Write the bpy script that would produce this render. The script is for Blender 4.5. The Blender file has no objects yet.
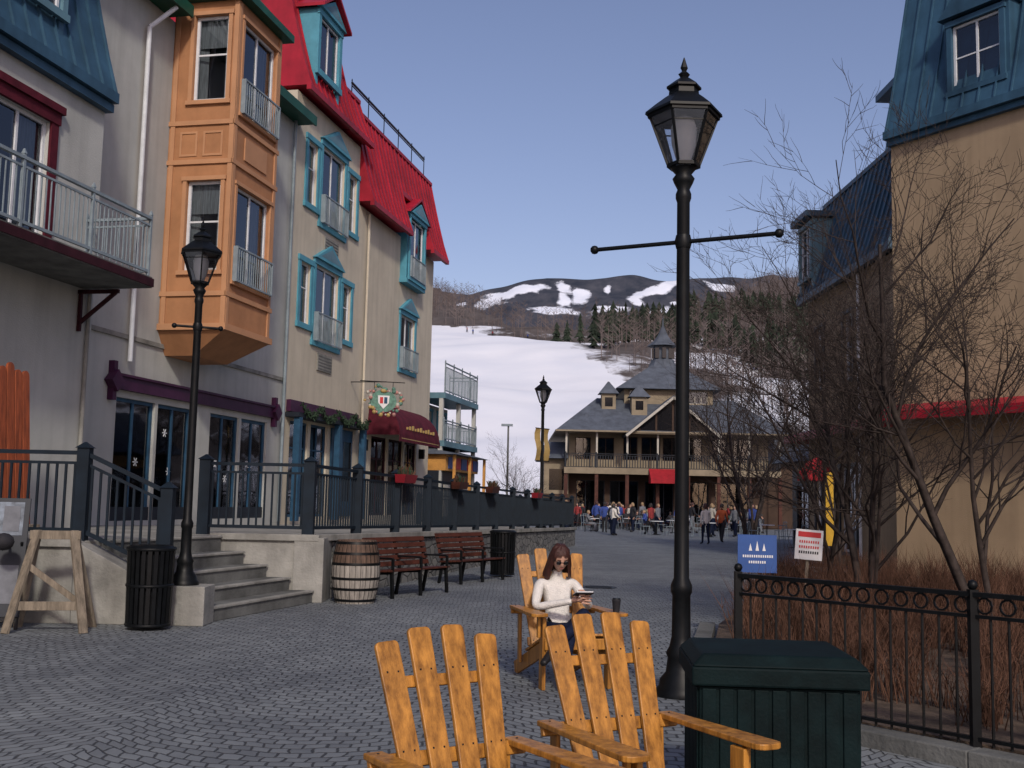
import bpy, math, random
from mathutils import Matrix, Vector, Euler, noise
random.seed(7)
R = math.radians
scene = bpy.context.scene
scene.view_settings.view_transform = 'Standard'
scene.view_settings.look = 'None'
scene.view_settings.exposure = 0

# ------------------------------------------------------------------ materials
MATS = {}
def mat(name, col, rough=.8, var=.18, scale=3., bump=.0, bscale=60., metal=0., spec=.4, stretch=(1, 1, 1), col2=None, streak=0.):
    m = bpy.data.materials.new(name); m.use_nodes = True
    nt = m.node_tree; N = nt.nodes; L = nt.links
    b = N['Principled BSDF']
    tc = N.new('ShaderNodeTexCoord'); mp = N.new('ShaderNodeMapping')
    mp.inputs['Scale'].default_value = stretch
    L.new(tc.outputs['Object'], mp.inputs[0])
    n1 = N.new('ShaderNodeTexNoise'); n1.inputs['Scale'].default_value = scale; n1.inputs['Detail'].default_value = 4; n1.inputs['Roughness'].default_value = .65
    L.new(mp.outputs[0], n1.inputs['Vector'])
    r = N.new('ShaderNodeValToRGB')
    a = [max(0, c*(1-var*1.6)) for c in col]; bb = col2 or [min(1, c*(1+var)) for c in col]
    r.color_ramp.elements[0].position = .3; r.color_ramp.elements[0].color = (*a, 1)
    r.color_ramp.elements[1].position = .68; r.color_ramp.elements[1].color = (*bb, 1)
    L.new(n1.outputs['Fac'], r.inputs[0]); out = r.outputs[0]
    if streak:
        m2 = N.new('ShaderNodeMapping'); m2.inputs['Scale'].default_value = (3.5, 3.5, .22); L.new(tc.outputs['Object'], m2.inputs[0])
        n3 = N.new('ShaderNodeTexNoise'); n3.inputs['Scale'].default_value = 1; n3.inputs['Detail'].default_value = 4; L.new(m2.outputs[0], n3.inputs['Vector'])
        r3 = N.new('ShaderNodeValToRGB'); r3.color_ramp.elements[0].position = .3; r3.color_ramp.elements[0].color = (1-streak, 1-streak, 1-streak, 1); r3.color_ramp.elements[1].position = .55; r3.color_ramp.elements[1].color = (1, 1, 1, 1)
        L.new(n3.outputs['Fac'], r3.inputs[0])
        mx = N.new('ShaderNodeMix'); mx.data_type = 'RGBA'; mx.blend_type = 'MULTIPLY'; mx.inputs[0].default_value = 1
        L.new(out, mx.inputs[6]); L.new(r3.outputs[0], mx.inputs[7]); out = mx.outputs[2]
    L.new(out, b.inputs['Base Color'])
    b.inputs['Roughness'].default_value = rough; b.inputs['Metallic'].default_value = metal
    b.inputs['Specular IOR Level'].default_value = spec
    if bump > 0:
        n2 = N.new('ShaderNodeTexNoise'); n2.inputs['Scale'].default_value = bscale; n2.inputs['Detail'].default_value = 2
        L.new(mp.outputs[0], n2.inputs['Vector'])
        bp = N.new('ShaderNodeBump'); bp.inputs['Strength'].default_value = bump; bp.inputs['Distance'].default_value = .02
        L.new(n2.outputs['Fac'], bp.inputs['Height']); L.new(bp.outputs[0], b.inputs['Normal'])
    MATS[name] = m
    return m

mat('stucco_white', (.42, .435, .415), .9, .09, .6, .35, 50, streak=.12, spec=.2)
mat('stucco_cream', (.52, .475, .38), .9, .08, .6, .35, 50, streak=.12, spec=.2)
mat('stucco_tan', (.36, .272, .175), .9, .10, .5, .4, 40, streak=.14, spec=.2)
mat('orange_panel', (.38, .185, .088), .7, .12, 1.2, .1, 30, streak=.1, spec=.25)
mat('orange_trim', (.44, .23, .118), .7, .08, 1.2)
mat('blue_trim', (.07, .27, .36), .6, .12, 2)
mat('red_roof', (.33, .010, .026), .5, .22, .8, .05, 10, streak=.2, spec=.3)
mat('red_trim', (.22, .010, .020), .5, .15, 2)
mat('blue_roof', (.032, .085, .14), .5, .25, .8, .05, 10, streak=.25, spec=.3)
mat('blue_roof_pale', (.10, .20, .25), .5, .2, .8)
mat('green_trim', (.010, .075, .048), .5, .2, 2, spec=.25)
mat('violet_trim', (.050, .012, .042), .5, .2, 2, spec=.25)
mat('burgundy', (.085, .010, .020), .8, .25, 3, .2, 80, spec=.2)
mat('dark_maroon', (.035, .008, .013), .7, .25, 3, spec=.2)
mat('rail_paint', (.006, .013, .022), .6, .2, 4, spec=.2)
mat('iron', (.004, .005, .006), .45, .3, 9, spec=.2)
mat('white_paint', (.60, .63, .66), .6, .08, 4)
mat('grey_rail', (.20, .25, .28), .5, .15, 4)
mat('storefront_blue', (.022, .070, .13), .5, .2, 3, spec=.25)
mat('storefront_dark', (.014, .019, .028), .5, .2, 3, spec=.25)
mat('concrete', (.26, .26, .24), .9, .25, 1.3, .4, 30, streak=.25, spec=.2)
mat('concrete_dark', (.13, .135, .13), .9, .28, 1.5, .4, 30, spec=.2)
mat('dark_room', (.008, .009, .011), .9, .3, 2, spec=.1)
mat('curtain', (.38, .39, .38), .9, .3, 6, stretch=(8, 8, .4))
mat('snow', (.76, .79, .83), .7, .04, .05, spec=.1)
mat('soil', (.085, .06, .042), .95, .4, 4, .8, 30)
mat('bark', (.048, .038, .034), .9, .35, 8, spec=.15)
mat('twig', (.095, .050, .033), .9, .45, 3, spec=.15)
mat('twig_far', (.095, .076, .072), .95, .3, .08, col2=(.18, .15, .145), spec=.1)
mat('pine', (.018, .030, .024), .9, .5, .12, col2=(.042, .058, .040), spec=.1)
mat('chair_wood', (.36, .145, .020), .42, .35, 3, .12, 30, stretch=(9, 9, .9), col2=(.50, .225, .038), spec=.35)
mat('bench_wood', (.065, .021, .014), .5, .3, 4, .2, 30, spec=.25)
mat('old_wood', (.19, .16, .12), .85, .3, 4, .3, 30, stretch=(5, 5, .8))
mat('barrel_wood', (.095, .060, .042), .8, .35, 4, .3, 30, stretch=(6, 6, .6))
mat('barrel_pale', (.28, .26, .23), .8, .3, 4, .3, 30, stretch=(6, 6, .6))
mat('bin_green', (.003, .010, .011), .7, .3, 5, .15, 60, spec=.12)
mat('shingle', (.085, .10, .125), .8, .2, 1.5, spec=.2)
mat('lodge_wall', (.24, .20, .14), .9, .15, 1)
mat('lodge_brown', (.055, .034, .024), .9, .2, 1)
mat('lodge_trim', (.42, .40, .35), .8, .1, 1)
mat('red_cloth', (.32, .012, .020), .8, .15, 3)
mat('yellow_cloth', (.50, .31, .03), .8, .15, 3)
mat('sign_blue', (.025, .08, .27), .5, .08, 3)
mat('sign_white', (.66, .67, .68), .5, .05, 3)
mat('sign_red', (.5, .025, .03), .5, .05, 3)
mat('gold', (.36, .25, .09), .5, .1, 3)
mat('crest_pink', (.40, .20, .18), .6, .3, 9)
mat('crest_green', (.10, .22, .17), .6, .3, 9)
mat('skin', (.46, .265, .19), .55, .05, 8)
mat('lips', (.33, .10, .09), .5, .05, 8)
mat('eye_white', (.7, .7, .68), .3, .02, 8)
mat('hair_brown', (.050, .016, .011), .45, .4, 30, .3, 90, stretch=(6, 6, .5))
mat('hair_dark', (.02, .015, .012), .5, .4, 30)
mat('hair_blond', (.28, .19, .10), .5, .3, 30)
mat('sweater', (.66, .64, .60), .9, .08, 20, .5, 90)
mat('jeans', (.010, .015, .036), .85, .3, 20, spec=.1)
mat('boots', (.010, .009, .009), .5, .2, 8)
mat('jk_blue', (.03, .06, .24), .8, .15, 8)
mat('jk_orange', (.42, .09, .03), .8, .15, 8)
mat('jk_red', (.22, .025, .025), .8, .15, 8)
mat('jk_black', (.016, .016, .02), .8, .15, 8)
mat('jk_grey', (.14, .15, .17), .8, .15, 8)
mat('jk_green', (.035, .08, .055), .8, .15, 8)
mat('lens', (.01, .01, .012), .1, .1, 8)
mat('warm_sign', (.50, .25, .06), .6, .2, 3)
mat('garland', (.020, .042, .022), .9, .4, 12)
mat('ski_orange', (.27, .065, .022), .5, .3, 4, stretch=(5, 5, .6))
mat('poster_grey', (.14, .17, .21), .6, .4, 9)

def glass_mat(name, tint, mixv):
    m = bpy.data.materials.new(name); m.use_nodes = True
    nt = m.node_tree; N = nt.nodes; L = nt.links; N.clear()
    o = N.new('ShaderNodeOutputMaterial'); mx = N.new('ShaderNodeMixShader')
    t = N.new('ShaderNodeBsdfTransparent'); t.inputs[0].default_value = (*tint, 1)
    g = N.new('ShaderNodeBsdfGlossy'); g.inputs['Roughness'].default_value = .03; g.inputs[0].default_value = (.8, .85, .95, 1)
    fr = N.new('ShaderNodeFresnel'); fr.inputs[0].default_value = 1.5
    ad = N.new('ShaderNodeMath'); ad.operation = 'ADD'; ad.use_clamp = True; ad.inputs[1].default_value = mixv
    tc = N.new('ShaderNodeTexCoord'); n = N.new('ShaderNodeTexNoise'); n.inputs['Scale'].default_value = .7
    bp = N.new('ShaderNodeBump'); bp.inputs['Strength'].default_value = .08; bp.inputs['Distance'].default_value = .1
    L.new(tc.outputs['Object'], n.inputs['Vector']); L.new(n.outputs['Fac'], bp.inputs['Height']); L.new(bp.outputs[0], g.inputs['Normal'])
    L.new(fr.outputs[0], ad.inputs[0]); L.new(ad.outputs[0], mx.inputs[0]); L.new(t.outputs[0], mx.inputs[1]); L.new(g.outputs[0], mx.inputs[2]); L.new(mx.outputs[0], o.inputs[0])
    MATS[name] = m
glass_mat('glass', (.55, .6, .65), .04)
glass_mat('lamp_glass', (.97, .98, 1.), .16)

def cobble():
    m = bpy.data.materials.new('cobblestone'); m.use_nodes = True
    nt = m.node_tree; N = nt.nodes; L = nt.links; b = N['Principled BSDF']
    def mth(op, a, c=None):
        n = N.new('ShaderNodeMath'); n.operation = op
        for i, v in enumerate((a, c)):
            if v is None: continue
            if hasattr(v, 'is_linked'): L.new(v, n.inputs[i])
            else: n.inputs[i].default_value = v
        return n.outputs[0]
    tc = N.new('ShaderNodeTexCoord')
    nz = N.new('ShaderNodeTexNoise'); nz.inputs['Scale'].default_value = 2.6; nz.inputs['Detail'].default_value = 3
    L.new(tc.outputs['Object'], nz.inputs['Vector'])
    vm = N.new('ShaderNodeVectorMath'); vm.operation = 'SCALE'; vm.inputs['Scale'].default_value = .13
    L.new(nz.outputs['Color'], vm.inputs[0])
    va = N.new('ShaderNodeVectorMath'); va.operation = 'ADD'
    L.new(tc.outputs['Object'], va.inputs[0]); L.new(vm.outputs[0], va.inputs[1])
    sp = N.new('ShaderNodeSeparateXYZ'); L.new(va.outputs[0], sp.inputs[0])
    x, y = sp.outputs[0], sp.outputs[1]
    W = 2.6
    u = mth('SUBTRACT', mth('FLOORED_MODULO', x, W), W/2)
    yy = mth('ADD', y, mth('MULTIPLY', mth('MULTIPLY', u, u), -.42))
    cb = N.new('ShaderNodeCombineXYZ'); L.new(x, cb.inputs[0]); L.new(yy, cb.inputs[1])
    bk = N.new('ShaderNodeTexBrick'); L.new(cb.outputs[0], bk.inputs['Vector'])
    bk.inputs['Scale'].default_value = 1; bk.inputs['Brick Width'].default_value = .135; bk.inputs['Row Height'].default_value = .12
    bk.inputs['Mortar Size'].default_value = .012; bk.inputs['Mortar Smooth'].default_value = .9; bk.inputs['Bias'].default_value = 0
    bk.inputs['Color1'].default_value = (.195, .218, .23, 1); bk.inputs['Color2'].default_value = (.135, .152, .164, 1); bk.inputs['Mortar'].default_value = (.044, .049, .054, 1)
    n2 = N.new('ShaderNodeTexNoise'); n2.inputs['Scale'].default_value = .45; n2.inputs['Detail'].default_value = 6; n2.inputs['Roughness'].default_value = .68
    L.new(tc.outputs['Object'], n2.inputs['Vector'])
    rp = N.new('ShaderNodeValToRGB'); rp.color_ramp.elements[0].position = .3; rp.color_ramp.elements[0].color = (.62, .62, .65, 1)
    rp.color_ramp.elements[1].position = .7; rp.color_ramp.elements[1].color = (1.18, 1.16, 1.13, 1)
    L.new(n2.outputs['Fac'], rp.inputs[0])
    mx = N.new('ShaderNodeMix'); mx.data_type = 'RGBA'; mx.blend_type = 'MULTIPLY'; mx.inputs[0].default_value = 1
    L.new(bk.outputs['Color'], mx.inputs[6]); L.new(rp.outputs[0], mx.inputs[7]); L.new(mx.outputs[2], b.inputs['Base Color'])
    b.inputs['Roughness'].default_value = .72
    inv = mth('SUBTRACT', 1, bk.outputs['Fac'])
    bp = N.new('ShaderNodeBump'); bp.inputs['Strength'].default_value = .8; bp.inputs['Distance'].default_value = .018
    L.new(inv, bp.inputs['Height']); L.new(bp.outputs[0], b.inputs['Normal'])
    MATS['cobblestone'] = m
cobble()

def stone():
    m = bpy.data.materials.new('stone'); m.use_nodes = True
    nt = m.node_tree; N = nt.nodes; L = nt.links; b = N['Principled BSDF']
    tc = N.new('ShaderNodeTexCoord'); mp = N.new('ShaderNodeMapping'); mp.inputs['Scale'].default_value = (2.6, 2.6, 5.5)
    L.new(tc.outputs['Object'], mp.inputs[0])
    v = N.new('ShaderNodeTexVoronoi'); v.inputs['Scale'].default_value = 1; L.new(mp.outputs[0], v.inputs['Vector'])
    e = N.new('ShaderNodeTexVoronoi'); e.feature = 'DISTANCE_TO_EDGE'; e.inputs['Scale'].default_value = 1; L.new(mp.outputs[0], e.inputs['Vector'])
    r1 = N.new('ShaderNodeValToRGB'); r1.color_ramp.elements[0].color = (.08, .085, .09, 1); r1.color_ramp.elements[1].color = (.22, .22, .205, 1)
    L.new(v.outputs['Color'], r1.inputs[0])
    r2 = N.new('ShaderNodeValToRGB'); r2.color_ramp.elements[0].color = (.3, .3, .3, 1); r2.color_ramp.elements[1].position = .09; r2.color_ramp.elements[1].color = (1, 1, 1, 1)
    L.new(e.outputs['Distance'], r2.inputs[0])
    mx = N.new('ShaderNodeMix'); mx.data_type = 'RGBA'; mx.blend_type = 'MULTIPLY'; mx.inputs[0].default_value = 1
    L.new(r1.outputs[0], mx.inputs[6]); L.new(r2.outputs[0], mx.inputs[7]); L.new(mx.outputs[2], b.inputs['Base Color'])
    bp = N.new('ShaderNodeBump'); bp.inputs['Strength'].default_value = .9; bp.inputs['Distance'].default_value = .03
    L.new(r2.outputs[0], bp.inputs['Height']); L.new(bp.outputs[0], b.inputs['Normal']); b.inputs['Roughness'].default_value = .9
    MATS['stone'] = m
stone()

def attr_terrain(name, lo1, lo2, hi, nscale, contrast=(.42, .58), nmix=.35):
    m = bpy.data.materials.new(name); m.use_nodes = True
    nt = m.node_tree; N = nt.nodes; L = nt.links; b = N['Principled BSDF']
    at = N.new('ShaderNodeAttribute'); at.attribute_name = 'snow'
    tc = N.new('ShaderNodeTexCoord'); n = N.new('ShaderNodeTexNoise'); n.inputs['Scale'].default_value = nscale; n.inputs['Detail'].default_value = 8; n.inputs['Roughness'].default_value = .7
    L.new(tc.outputs['Object'], n.inputs['Vector'])
    s = N.new('ShaderNodeMath'); s.operation = 'SUBTRACT'; L.new(n.outputs['Fac'], s.inputs[0]); s.inputs[1].default_value = .5
    k = N.new('ShaderNodeMath'); k.operation = 'MULTIPLY_ADD'; L.new(s.outputs[0], k.inputs[0]); k.inputs[1].default_value = nmix*3; L.new(at.outputs['Fac'], k.inputs[2])
    r = N.new('ShaderNodeValToRGB'); r.color_ramp.elements[0].position = contrast[0]; r.color_ramp.elements[1].position = contrast[1]
    L.new(k.outputs[0], r.inputs[0])
    g = N.new('ShaderNodeValToRGB'); g.color_ramp.elements[0].position = .35; g.color_ramp.elements[1].position = .65
    g.color_ramp.elements[0].color = (*lo1, 1); g.color_ramp.elements[1].color = (*lo2, 1); L.new(n.outputs['Fac'], g.inputs[0])
    n4 = N.new('ShaderNodeTexNoise'); n4.inputs['Scale'].default_value = .06; n4.inputs['Detail'].default_value = 6; L.new(tc.outputs['Object'], n4.inputs['Vector'])
    sr = N.new('ShaderNodeValToRGB'); sr.color_ramp.elements[0].position = .35; sr.color_ramp.elements[1].position = .6
    sr.color_ramp.elements[0].color = (hi[0]*.90, hi[1]*.92, hi[2]*.95, 1); sr.color_ramp.elements[1].color = (*hi, 1); L.new(n4.outputs['Fac'], sr.inputs[0])
    mx = N.new('ShaderNodeMix'); mx.data_type = 'RGBA'
    L.new(r.outputs[0], mx.inputs[0]); L.new(g.outputs[0], mx.inputs[6]); L.new(sr.outputs[0], mx.inputs[7]); L.new(mx.outputs[2], b.inputs['Base Color'])
    b.inputs['Roughness'].default_value = .9; b.inputs['Specular IOR Level'].default_value = .1
    MATS[name] = m
attr_terrain('hill_mat', (.070, .060, .056), (.13, .115, .11), (.76, .79, .84), .09)
attr_terrain('mountain_mat', (.030, .038, .056), (.075, .080, .10), (.70, .75, .84), .030, (.40, .60), .42)  # forest tones shifted to blue: distance haze is put into the colour

# ------------------------------------------------------------------ builder
class G:
    def __init__(s, name, loc=(0, 0, 0), rz=0., scale=1.):
        s.name = name; s.mat = Matrix.Translation(loc) @ Matrix.Rotation(rz, 4, 'Z') @ Matrix.Scale(scale, 4)
        s.M = Matrix(); s.parts = {}
    def add(s, part, mt, verts, faces, smooth=False):
        p = s.parts.setdefault(part, dict(v=[], f=[], m=[], s=[], mats=[]))
        if mt not in p['mats']: p['mats'].append(mt)
        mi = p['mats'].index(mt); off = len(p['v'])
        M = s.M
        p['v'] += [tuple(M @ Vector(v)) for v in verts]
        for f in faces:
            p['f'].append([i+off for i in f]); p['m'].append(mi); p['s'].append(smooth)
    def quad(s, part, mt, *pts): s.add(part, mt, pts, [list(range(len(pts)))])
    def box(s, part, mt, x0, x1, y0, y1, z0, z1):
        v = [(x0, y0, z0), (x1, y0, z0), (x1, y1, z0), (x0, y1, z0), (x0, y0, z1), (x1, y0, z1), (x1, y1, z1), (x0, y1, z1)]
        s.add(part, mt, v, [(3, 2, 1, 0), (4, 5, 6, 7), (0, 1, 5, 4), (1, 2, 6, 5), (2, 3, 7, 6), (3, 0, 4, 7)])
    def frus(s, part, mt, a, z0, b, z1):
        x0, x1, y0, y1 = a; X0, X1, Y0, Y1 = b
        v = [(x0, y0, z0), (x1, y0, z0), (x1, y1, z0), (x0, y1, z0), (X0, Y0, z1), (X1, Y0, z1), (X1, Y1, z1), (X0, Y1, z1)]
        s.add(part, mt, v, [(3, 2, 1, 0), (4, 5, 6, 7), (0, 1, 5, 4), (1, 2, 6, 5), (2, 3, 7, 6), (3, 0, 4, 7)])
    def beam(s, part, mt, p, q, w, t, up=(0, 0, 1)):
        p = Vector(p); q = Vector(q); d = (q-p).normalized(); up = Vector(up)
        sd = d.cross(up)
        if sd.length < 1e-4: sd = d.cross(Vector((0, 1, 0)))
        sd.normalize(); u = sd.cross(d).normalized(); sd = sd*w/2; u = u*t/2
        v = [p-sd-u, p+sd-u, p+sd+u, p-sd+u, q-sd-u, q+sd-u, q+sd+u, q-sd+u]
        s.add(part, mt, v, [(0, 1, 2, 3), (7, 6, 5, 4), (0, 4, 5, 1), (1, 5, 6, 2), (2, 6, 7, 3), (3, 7, 4, 0)])
    def tube(s, part, mt, p, q, r0, r1=None, n=10, smooth=True):
        if r1 is None: r1 = r0
        p = Vector(p); q = Vector(q); d = (q-p).normalized()
        a = d.cross(Vector((0, 0, 1)))
        if a.length < 1e-4: a = Vector((1, 0, 0))
        a.normalize(); b = d.cross(a)
        v = []
        for c, r in ((p, r0), (q, r1)):
            for i in range(n):
                t = 2*math.pi*i/n; v.append(c+(a*math.cos(t)+b*math.sin(t))*r)
        s.add(part, mt, v, [(i, (i+1) % n, n+(i+1) % n, n+i) for i in range(n)], smooth)
        s.add(part, mt, v, [list(range(n))[::-1], list(range(n, 2*n))])
    def lathe(s, part, mt, prof, c=(0, 0, 0), n=16, smooth=True, rot=0.):
        v = []; f = []
        for r, z in prof:
            for i in range(n):
                t = 2*math.pi*i/n+rot; v.append((c[0]+r*math.cos(t), c[1]+r*math.sin(t), c[2]+z))
        for k in range(len(prof)-1):
            for i in range(n):
                f.append((k*n+i, k*n+(i+1) % n, (k+1)*n+(i+1) % n, (k+1)*n+i))
        s.add(part, mt, v, f, smooth)
        k = len(prof)-1
        s.add(part, mt, v, [list(range(n))[::-1], list(range(k*n, k*n+n))])
    def prism(s, part, mt, pts, z0, z1):
        n = len(pts); v = [(x, y, z0) for x, y in pts]+[(x, y, z1) for x, y in pts]
        s.add(part, mt, v, [list(range(n))[::-1], list(range(n, 2*n))]+[(i, (i+1) % n, n+(i+1) % n, n+i) for i in range(n)])
    def sphere(s, part, mt, c, r, n=12, sc=(1, 1, 1)):
        v = []; f = []; m = n//2
        for k in range(1, m):
            ph = math.pi*k/m
            for i in range(n):
                t = 2*math.pi*i/n
                v.append((c[0]+r*sc[0]*math.sin(ph)*math.cos(t), c[1]+r*sc[1]*math.sin(ph)*math.sin(t), c[2]+r*sc[2]*math.cos(ph)))
        top = len(v); v.append((c[0], c[1], c[2]+r*sc[2])); v.append((c[0], c[1], c[2]-r*sc[2]))
        for k in range(m-2):
            for i in range(n): f.append((k*n+i, (k+1)*n+i, (k+1)*n+(i+1) % n, k*n+(i+1) % n))
        for i in range(n):
            f.append((top, i, (i+1) % n)); f.append((top+1, (m-2)*n+(i+1) % n, (m-2)*n+i))
        s.add(part, mt, v, f, True)
    def done(s, bevel=0.):
        multi = len(s.parts) > 1
        root = None
        if multi:
            root = bpy.data.objects.new(s.name, None); scene.collection.objects.link(root); root.matrix_world = s.mat
        for pn, p in s.parts.items():
            me = bpy.data.meshes.new(pn); me.from_pydata(p['v'], [], p['f'])
            for mn in p['mats']: me.materials.append(MATS[mn])
            me.polygons.foreach_set('material_index', p['m']); me.polygons.foreach_set('use_smooth', p['s']); me.update()
            ob = bpy.data.objects.new(pn if multi else s.name, me); scene.collection.objects.link(ob)
            if multi: ob.parent = root
            else: ob.matrix_world = s.mat; root = ob
            if bevel:
                bv = ob.modifiers.new('bevel', 'BEVEL'); bv.width = bevel; bv.segments = 2; bv.limit_method = 'ANGLE'; bv.angle_limit = R(40)
        return root

def wall(g, mt, x0, x1, z0, z1, ops=(), y=0., part='walls', reveal=.14):
    xs = sorted({x0, x1, *[v for o in ops for v in o[:2]]}); zs = sorted({z0, z1, *[v for o in ops for v in o[2:4]]})
    xs = [x for x in xs if x0 <= x <= x1]; zs = [z for z in zs if z0 <= z <= z1]
    for i in range(len(xs)-1):
        for k in range(len(zs)-1):
            cx = (xs[i]+xs[i+1])/2; cz = (zs[k]+zs[k+1])/2
            if any(o[0] < cx < o[1] and o[2] < cz < o[3] for o in ops): continue
            g.quad(part, mt, (xs[i], y, zs[k]), (xs[i+1], y, zs[k]), (xs[i+1], y, zs[k+1]), (xs[i], y, zs[k+1]))
    for a, b, c, d in [o[:4] for o in ops]:
        r = y+reveal
        g.quad(part, mt, (a, y, c), (a, r, c), (a, r, d), (a, y, d)); g.quad(part, mt, (b, r, c), (b, y, c), (b, y, d), (b, r, d))
        g.quad(part, mt, (a, y, c), (b, y, c), (b, r, c), (a, r, c)); g.quad(part, mt, (a, r, d), (b, r, d), (b, y, d), (a, y, d))

def window(g, x0, x1, z0, z1, y=0., frame='white_paint', nx=2, nz=1, fw=.06, casing=None, cw=.12, curtain=None, reveal=.14, room=True, proud=.05, pediment=False, zfrac=None, depth=.6):
    f0 = y+reveal-.07; f1 = y+reveal-.002
    P = 'windows'
    g.box(P, frame, x0, x0+fw, f0, f1, z0, z1); g.box(P, frame, x1-fw, x1, f0, f1, z0, z1)
    g.box(P, frame, x0+fw, x1-fw, f0, f1, z0, z0+fw); g.box(P, frame, x0+fw, x1-fw, f0, f1, z1-fw, z1)
    for i in range(1, nx):
        x = x0+(x1-x0)*i/nx; g.box(P, frame, x-fw*.45, x+fw*.45, f0+.01, f1-.01, z0+fw, z1-fw)
    for i in range(1, nz):
        z = z0+(z1-z0)*(zfrac if zfrac and nz == 2 else i/nz); g.box(P, frame, x0+fw, x1-fw, f0+.02, f1-.02, z-fw*.3, z+fw*.3)
    g.quad(P, 'glass', (x0+fw, y+reveal-.03, z0+fw), (x1-fw, y+reveal-.03, z0+fw), (x1-fw, y+reveal-.03, z1-fw), (x0+fw, y+reveal-.03, z1-fw))
    if room:  # near-black box behind the glass, the dimness of the interior put into its colour
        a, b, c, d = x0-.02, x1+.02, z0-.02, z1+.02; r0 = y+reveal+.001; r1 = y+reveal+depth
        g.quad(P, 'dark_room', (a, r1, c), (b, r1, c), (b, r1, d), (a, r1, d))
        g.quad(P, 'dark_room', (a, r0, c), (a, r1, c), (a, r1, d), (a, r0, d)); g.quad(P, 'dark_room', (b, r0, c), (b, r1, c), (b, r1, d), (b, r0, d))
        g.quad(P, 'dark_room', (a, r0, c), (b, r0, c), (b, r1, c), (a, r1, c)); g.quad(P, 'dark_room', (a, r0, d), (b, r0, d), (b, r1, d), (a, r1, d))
        c_ = random.random() if curtain is None else curtain
        if c_ > .35:
            w = (x1-x0)*(.22+.15*random.random()); yc = r0+.08
            g.quad(P, 'curtain', (x0, yc, z0), (x0+w, yc+.05, z0), (x0+w, yc+.05, z1), (x0, yc, z1))
            g.quad(P, 'curtain', (x1-w, yc+.05, z0), (x1, yc, z0), (x1, yc, z1), (x1-w, yc+.05, z1))
        if c_ > .8:
            zz = z1-(z1-z0)*.35; g.quad(P, 'curtain', (x0, r0+.05, zz), (x1, r0+.05, zz), (x1, r0+.05, z1), (x0, r0+.05, z1))
    if casing:
        T_ = 'window_trim'; a = y-proud; b = y+.003
        g.box(T_, casing, x0-cw, x0-.002, a, b, z0, z1); g.box(T_, casing, x1+.002, x1+cw, a, b, z0, z1)
        g.box(T_, casing, x0-cw-.04, x1+cw+.04, a-.03, b, z0-cw, z0-.002); g.box(T_, casing, x0-cw-.03, x1+cw+.03, a-.02, b, z1+.002, z1+cw)
        if pediment:
            xm = (x0+x1)/2; hz_ = pediment; zb = z1+cw+.002; yy0 = a-.10
            v = [(x0-cw-.1, yy0, zb), (x1+cw+.1, yy0, zb), (xm, yy0, zb+hz_), (x0-cw-.1, b, zb), (x1+cw+.1, b, zb), (xm, b, zb+hz_)]
            g.add(T_, casing, v, [(0, 1, 2), (5, 4, 3), (0, 3, 4, 1), (1, 4, 5, 2), (2, 5, 3, 0)])
            g.add(T_, 'blue_roof_pale', [(x0+.1, yy0-.004, zb+.1), (x1-.1, yy0-.004, zb+.1), (xm, yy0-.004, zb+hz_-.12)], [(0, 1, 2)])

def balconette(g, x0, x1, z0, z1, y, mt='grey_rail'):
    P = 'balconettes'
    g.box(P, mt, x0, x1, y-.02, y+.02, z1-.04, z1); g.box(P, mt, x0, x1, y-.02, y+.02, z0, z0+.04)
    n = max(2, int((x1-x0)/.11))
    for i in range(n+1):
        x = x0+(x1-x0)*i/n; g.box(P, mt, x-.01, x+.01, y-.01, y+.01, z0+.04, z1-.04)
    for x in (x0, x1): g.box(P, mt, x-.02, x+.02, y-.022, y+.2, z0, z1)

def railing(g, pts, h=1.07, post=True, sp=.115, mt='rail_paint', part='railing', pw=.1, postsp=2.2, skip_first=False, bal=.022, low=.1):
    for k in range(len(pts)-1):
        a = Vector(pts[k]); b = Vector(pts[k+1]); Ln = (b-a).length
        H = Vector((0, 0, h)); lo = Vector((0, 0, low))
        g.beam(part, mt, a+H, b+H, .07, .05); g.beam(part, mt, a+lo, b+lo, .04, .05); g.beam(part, mt, a+H*.88, b+H*.88, .03, .035)
        n = max(1, int(Ln/sp))
        for i in range(1, n):
            p = a.lerp(b, i/n); g.beam(part, mt, p+lo, p+H*.88, bal, bal)
        m = max(1, round(Ln/postsp))
        for i in range(m+1):
            if i == 0 and (k > 0 or skip_first): continue
            if not post: continue
            p = a.lerp(b, i/m)
            g.box(part, mt, p.x-pw/2, p.x+pw/2, p.y-pw/2, p.y+pw/2, p.z-.03, p.z+h+.06)
            g.frus(part, mt, (p.x-pw*.65, p.x+pw*.65, p.y-pw*.65, p.y+pw*.65), p.z+h+.061, (p.x-.01, p.x+.01, p.y-.01, p.y+.01), p.z+h+.14)

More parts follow.
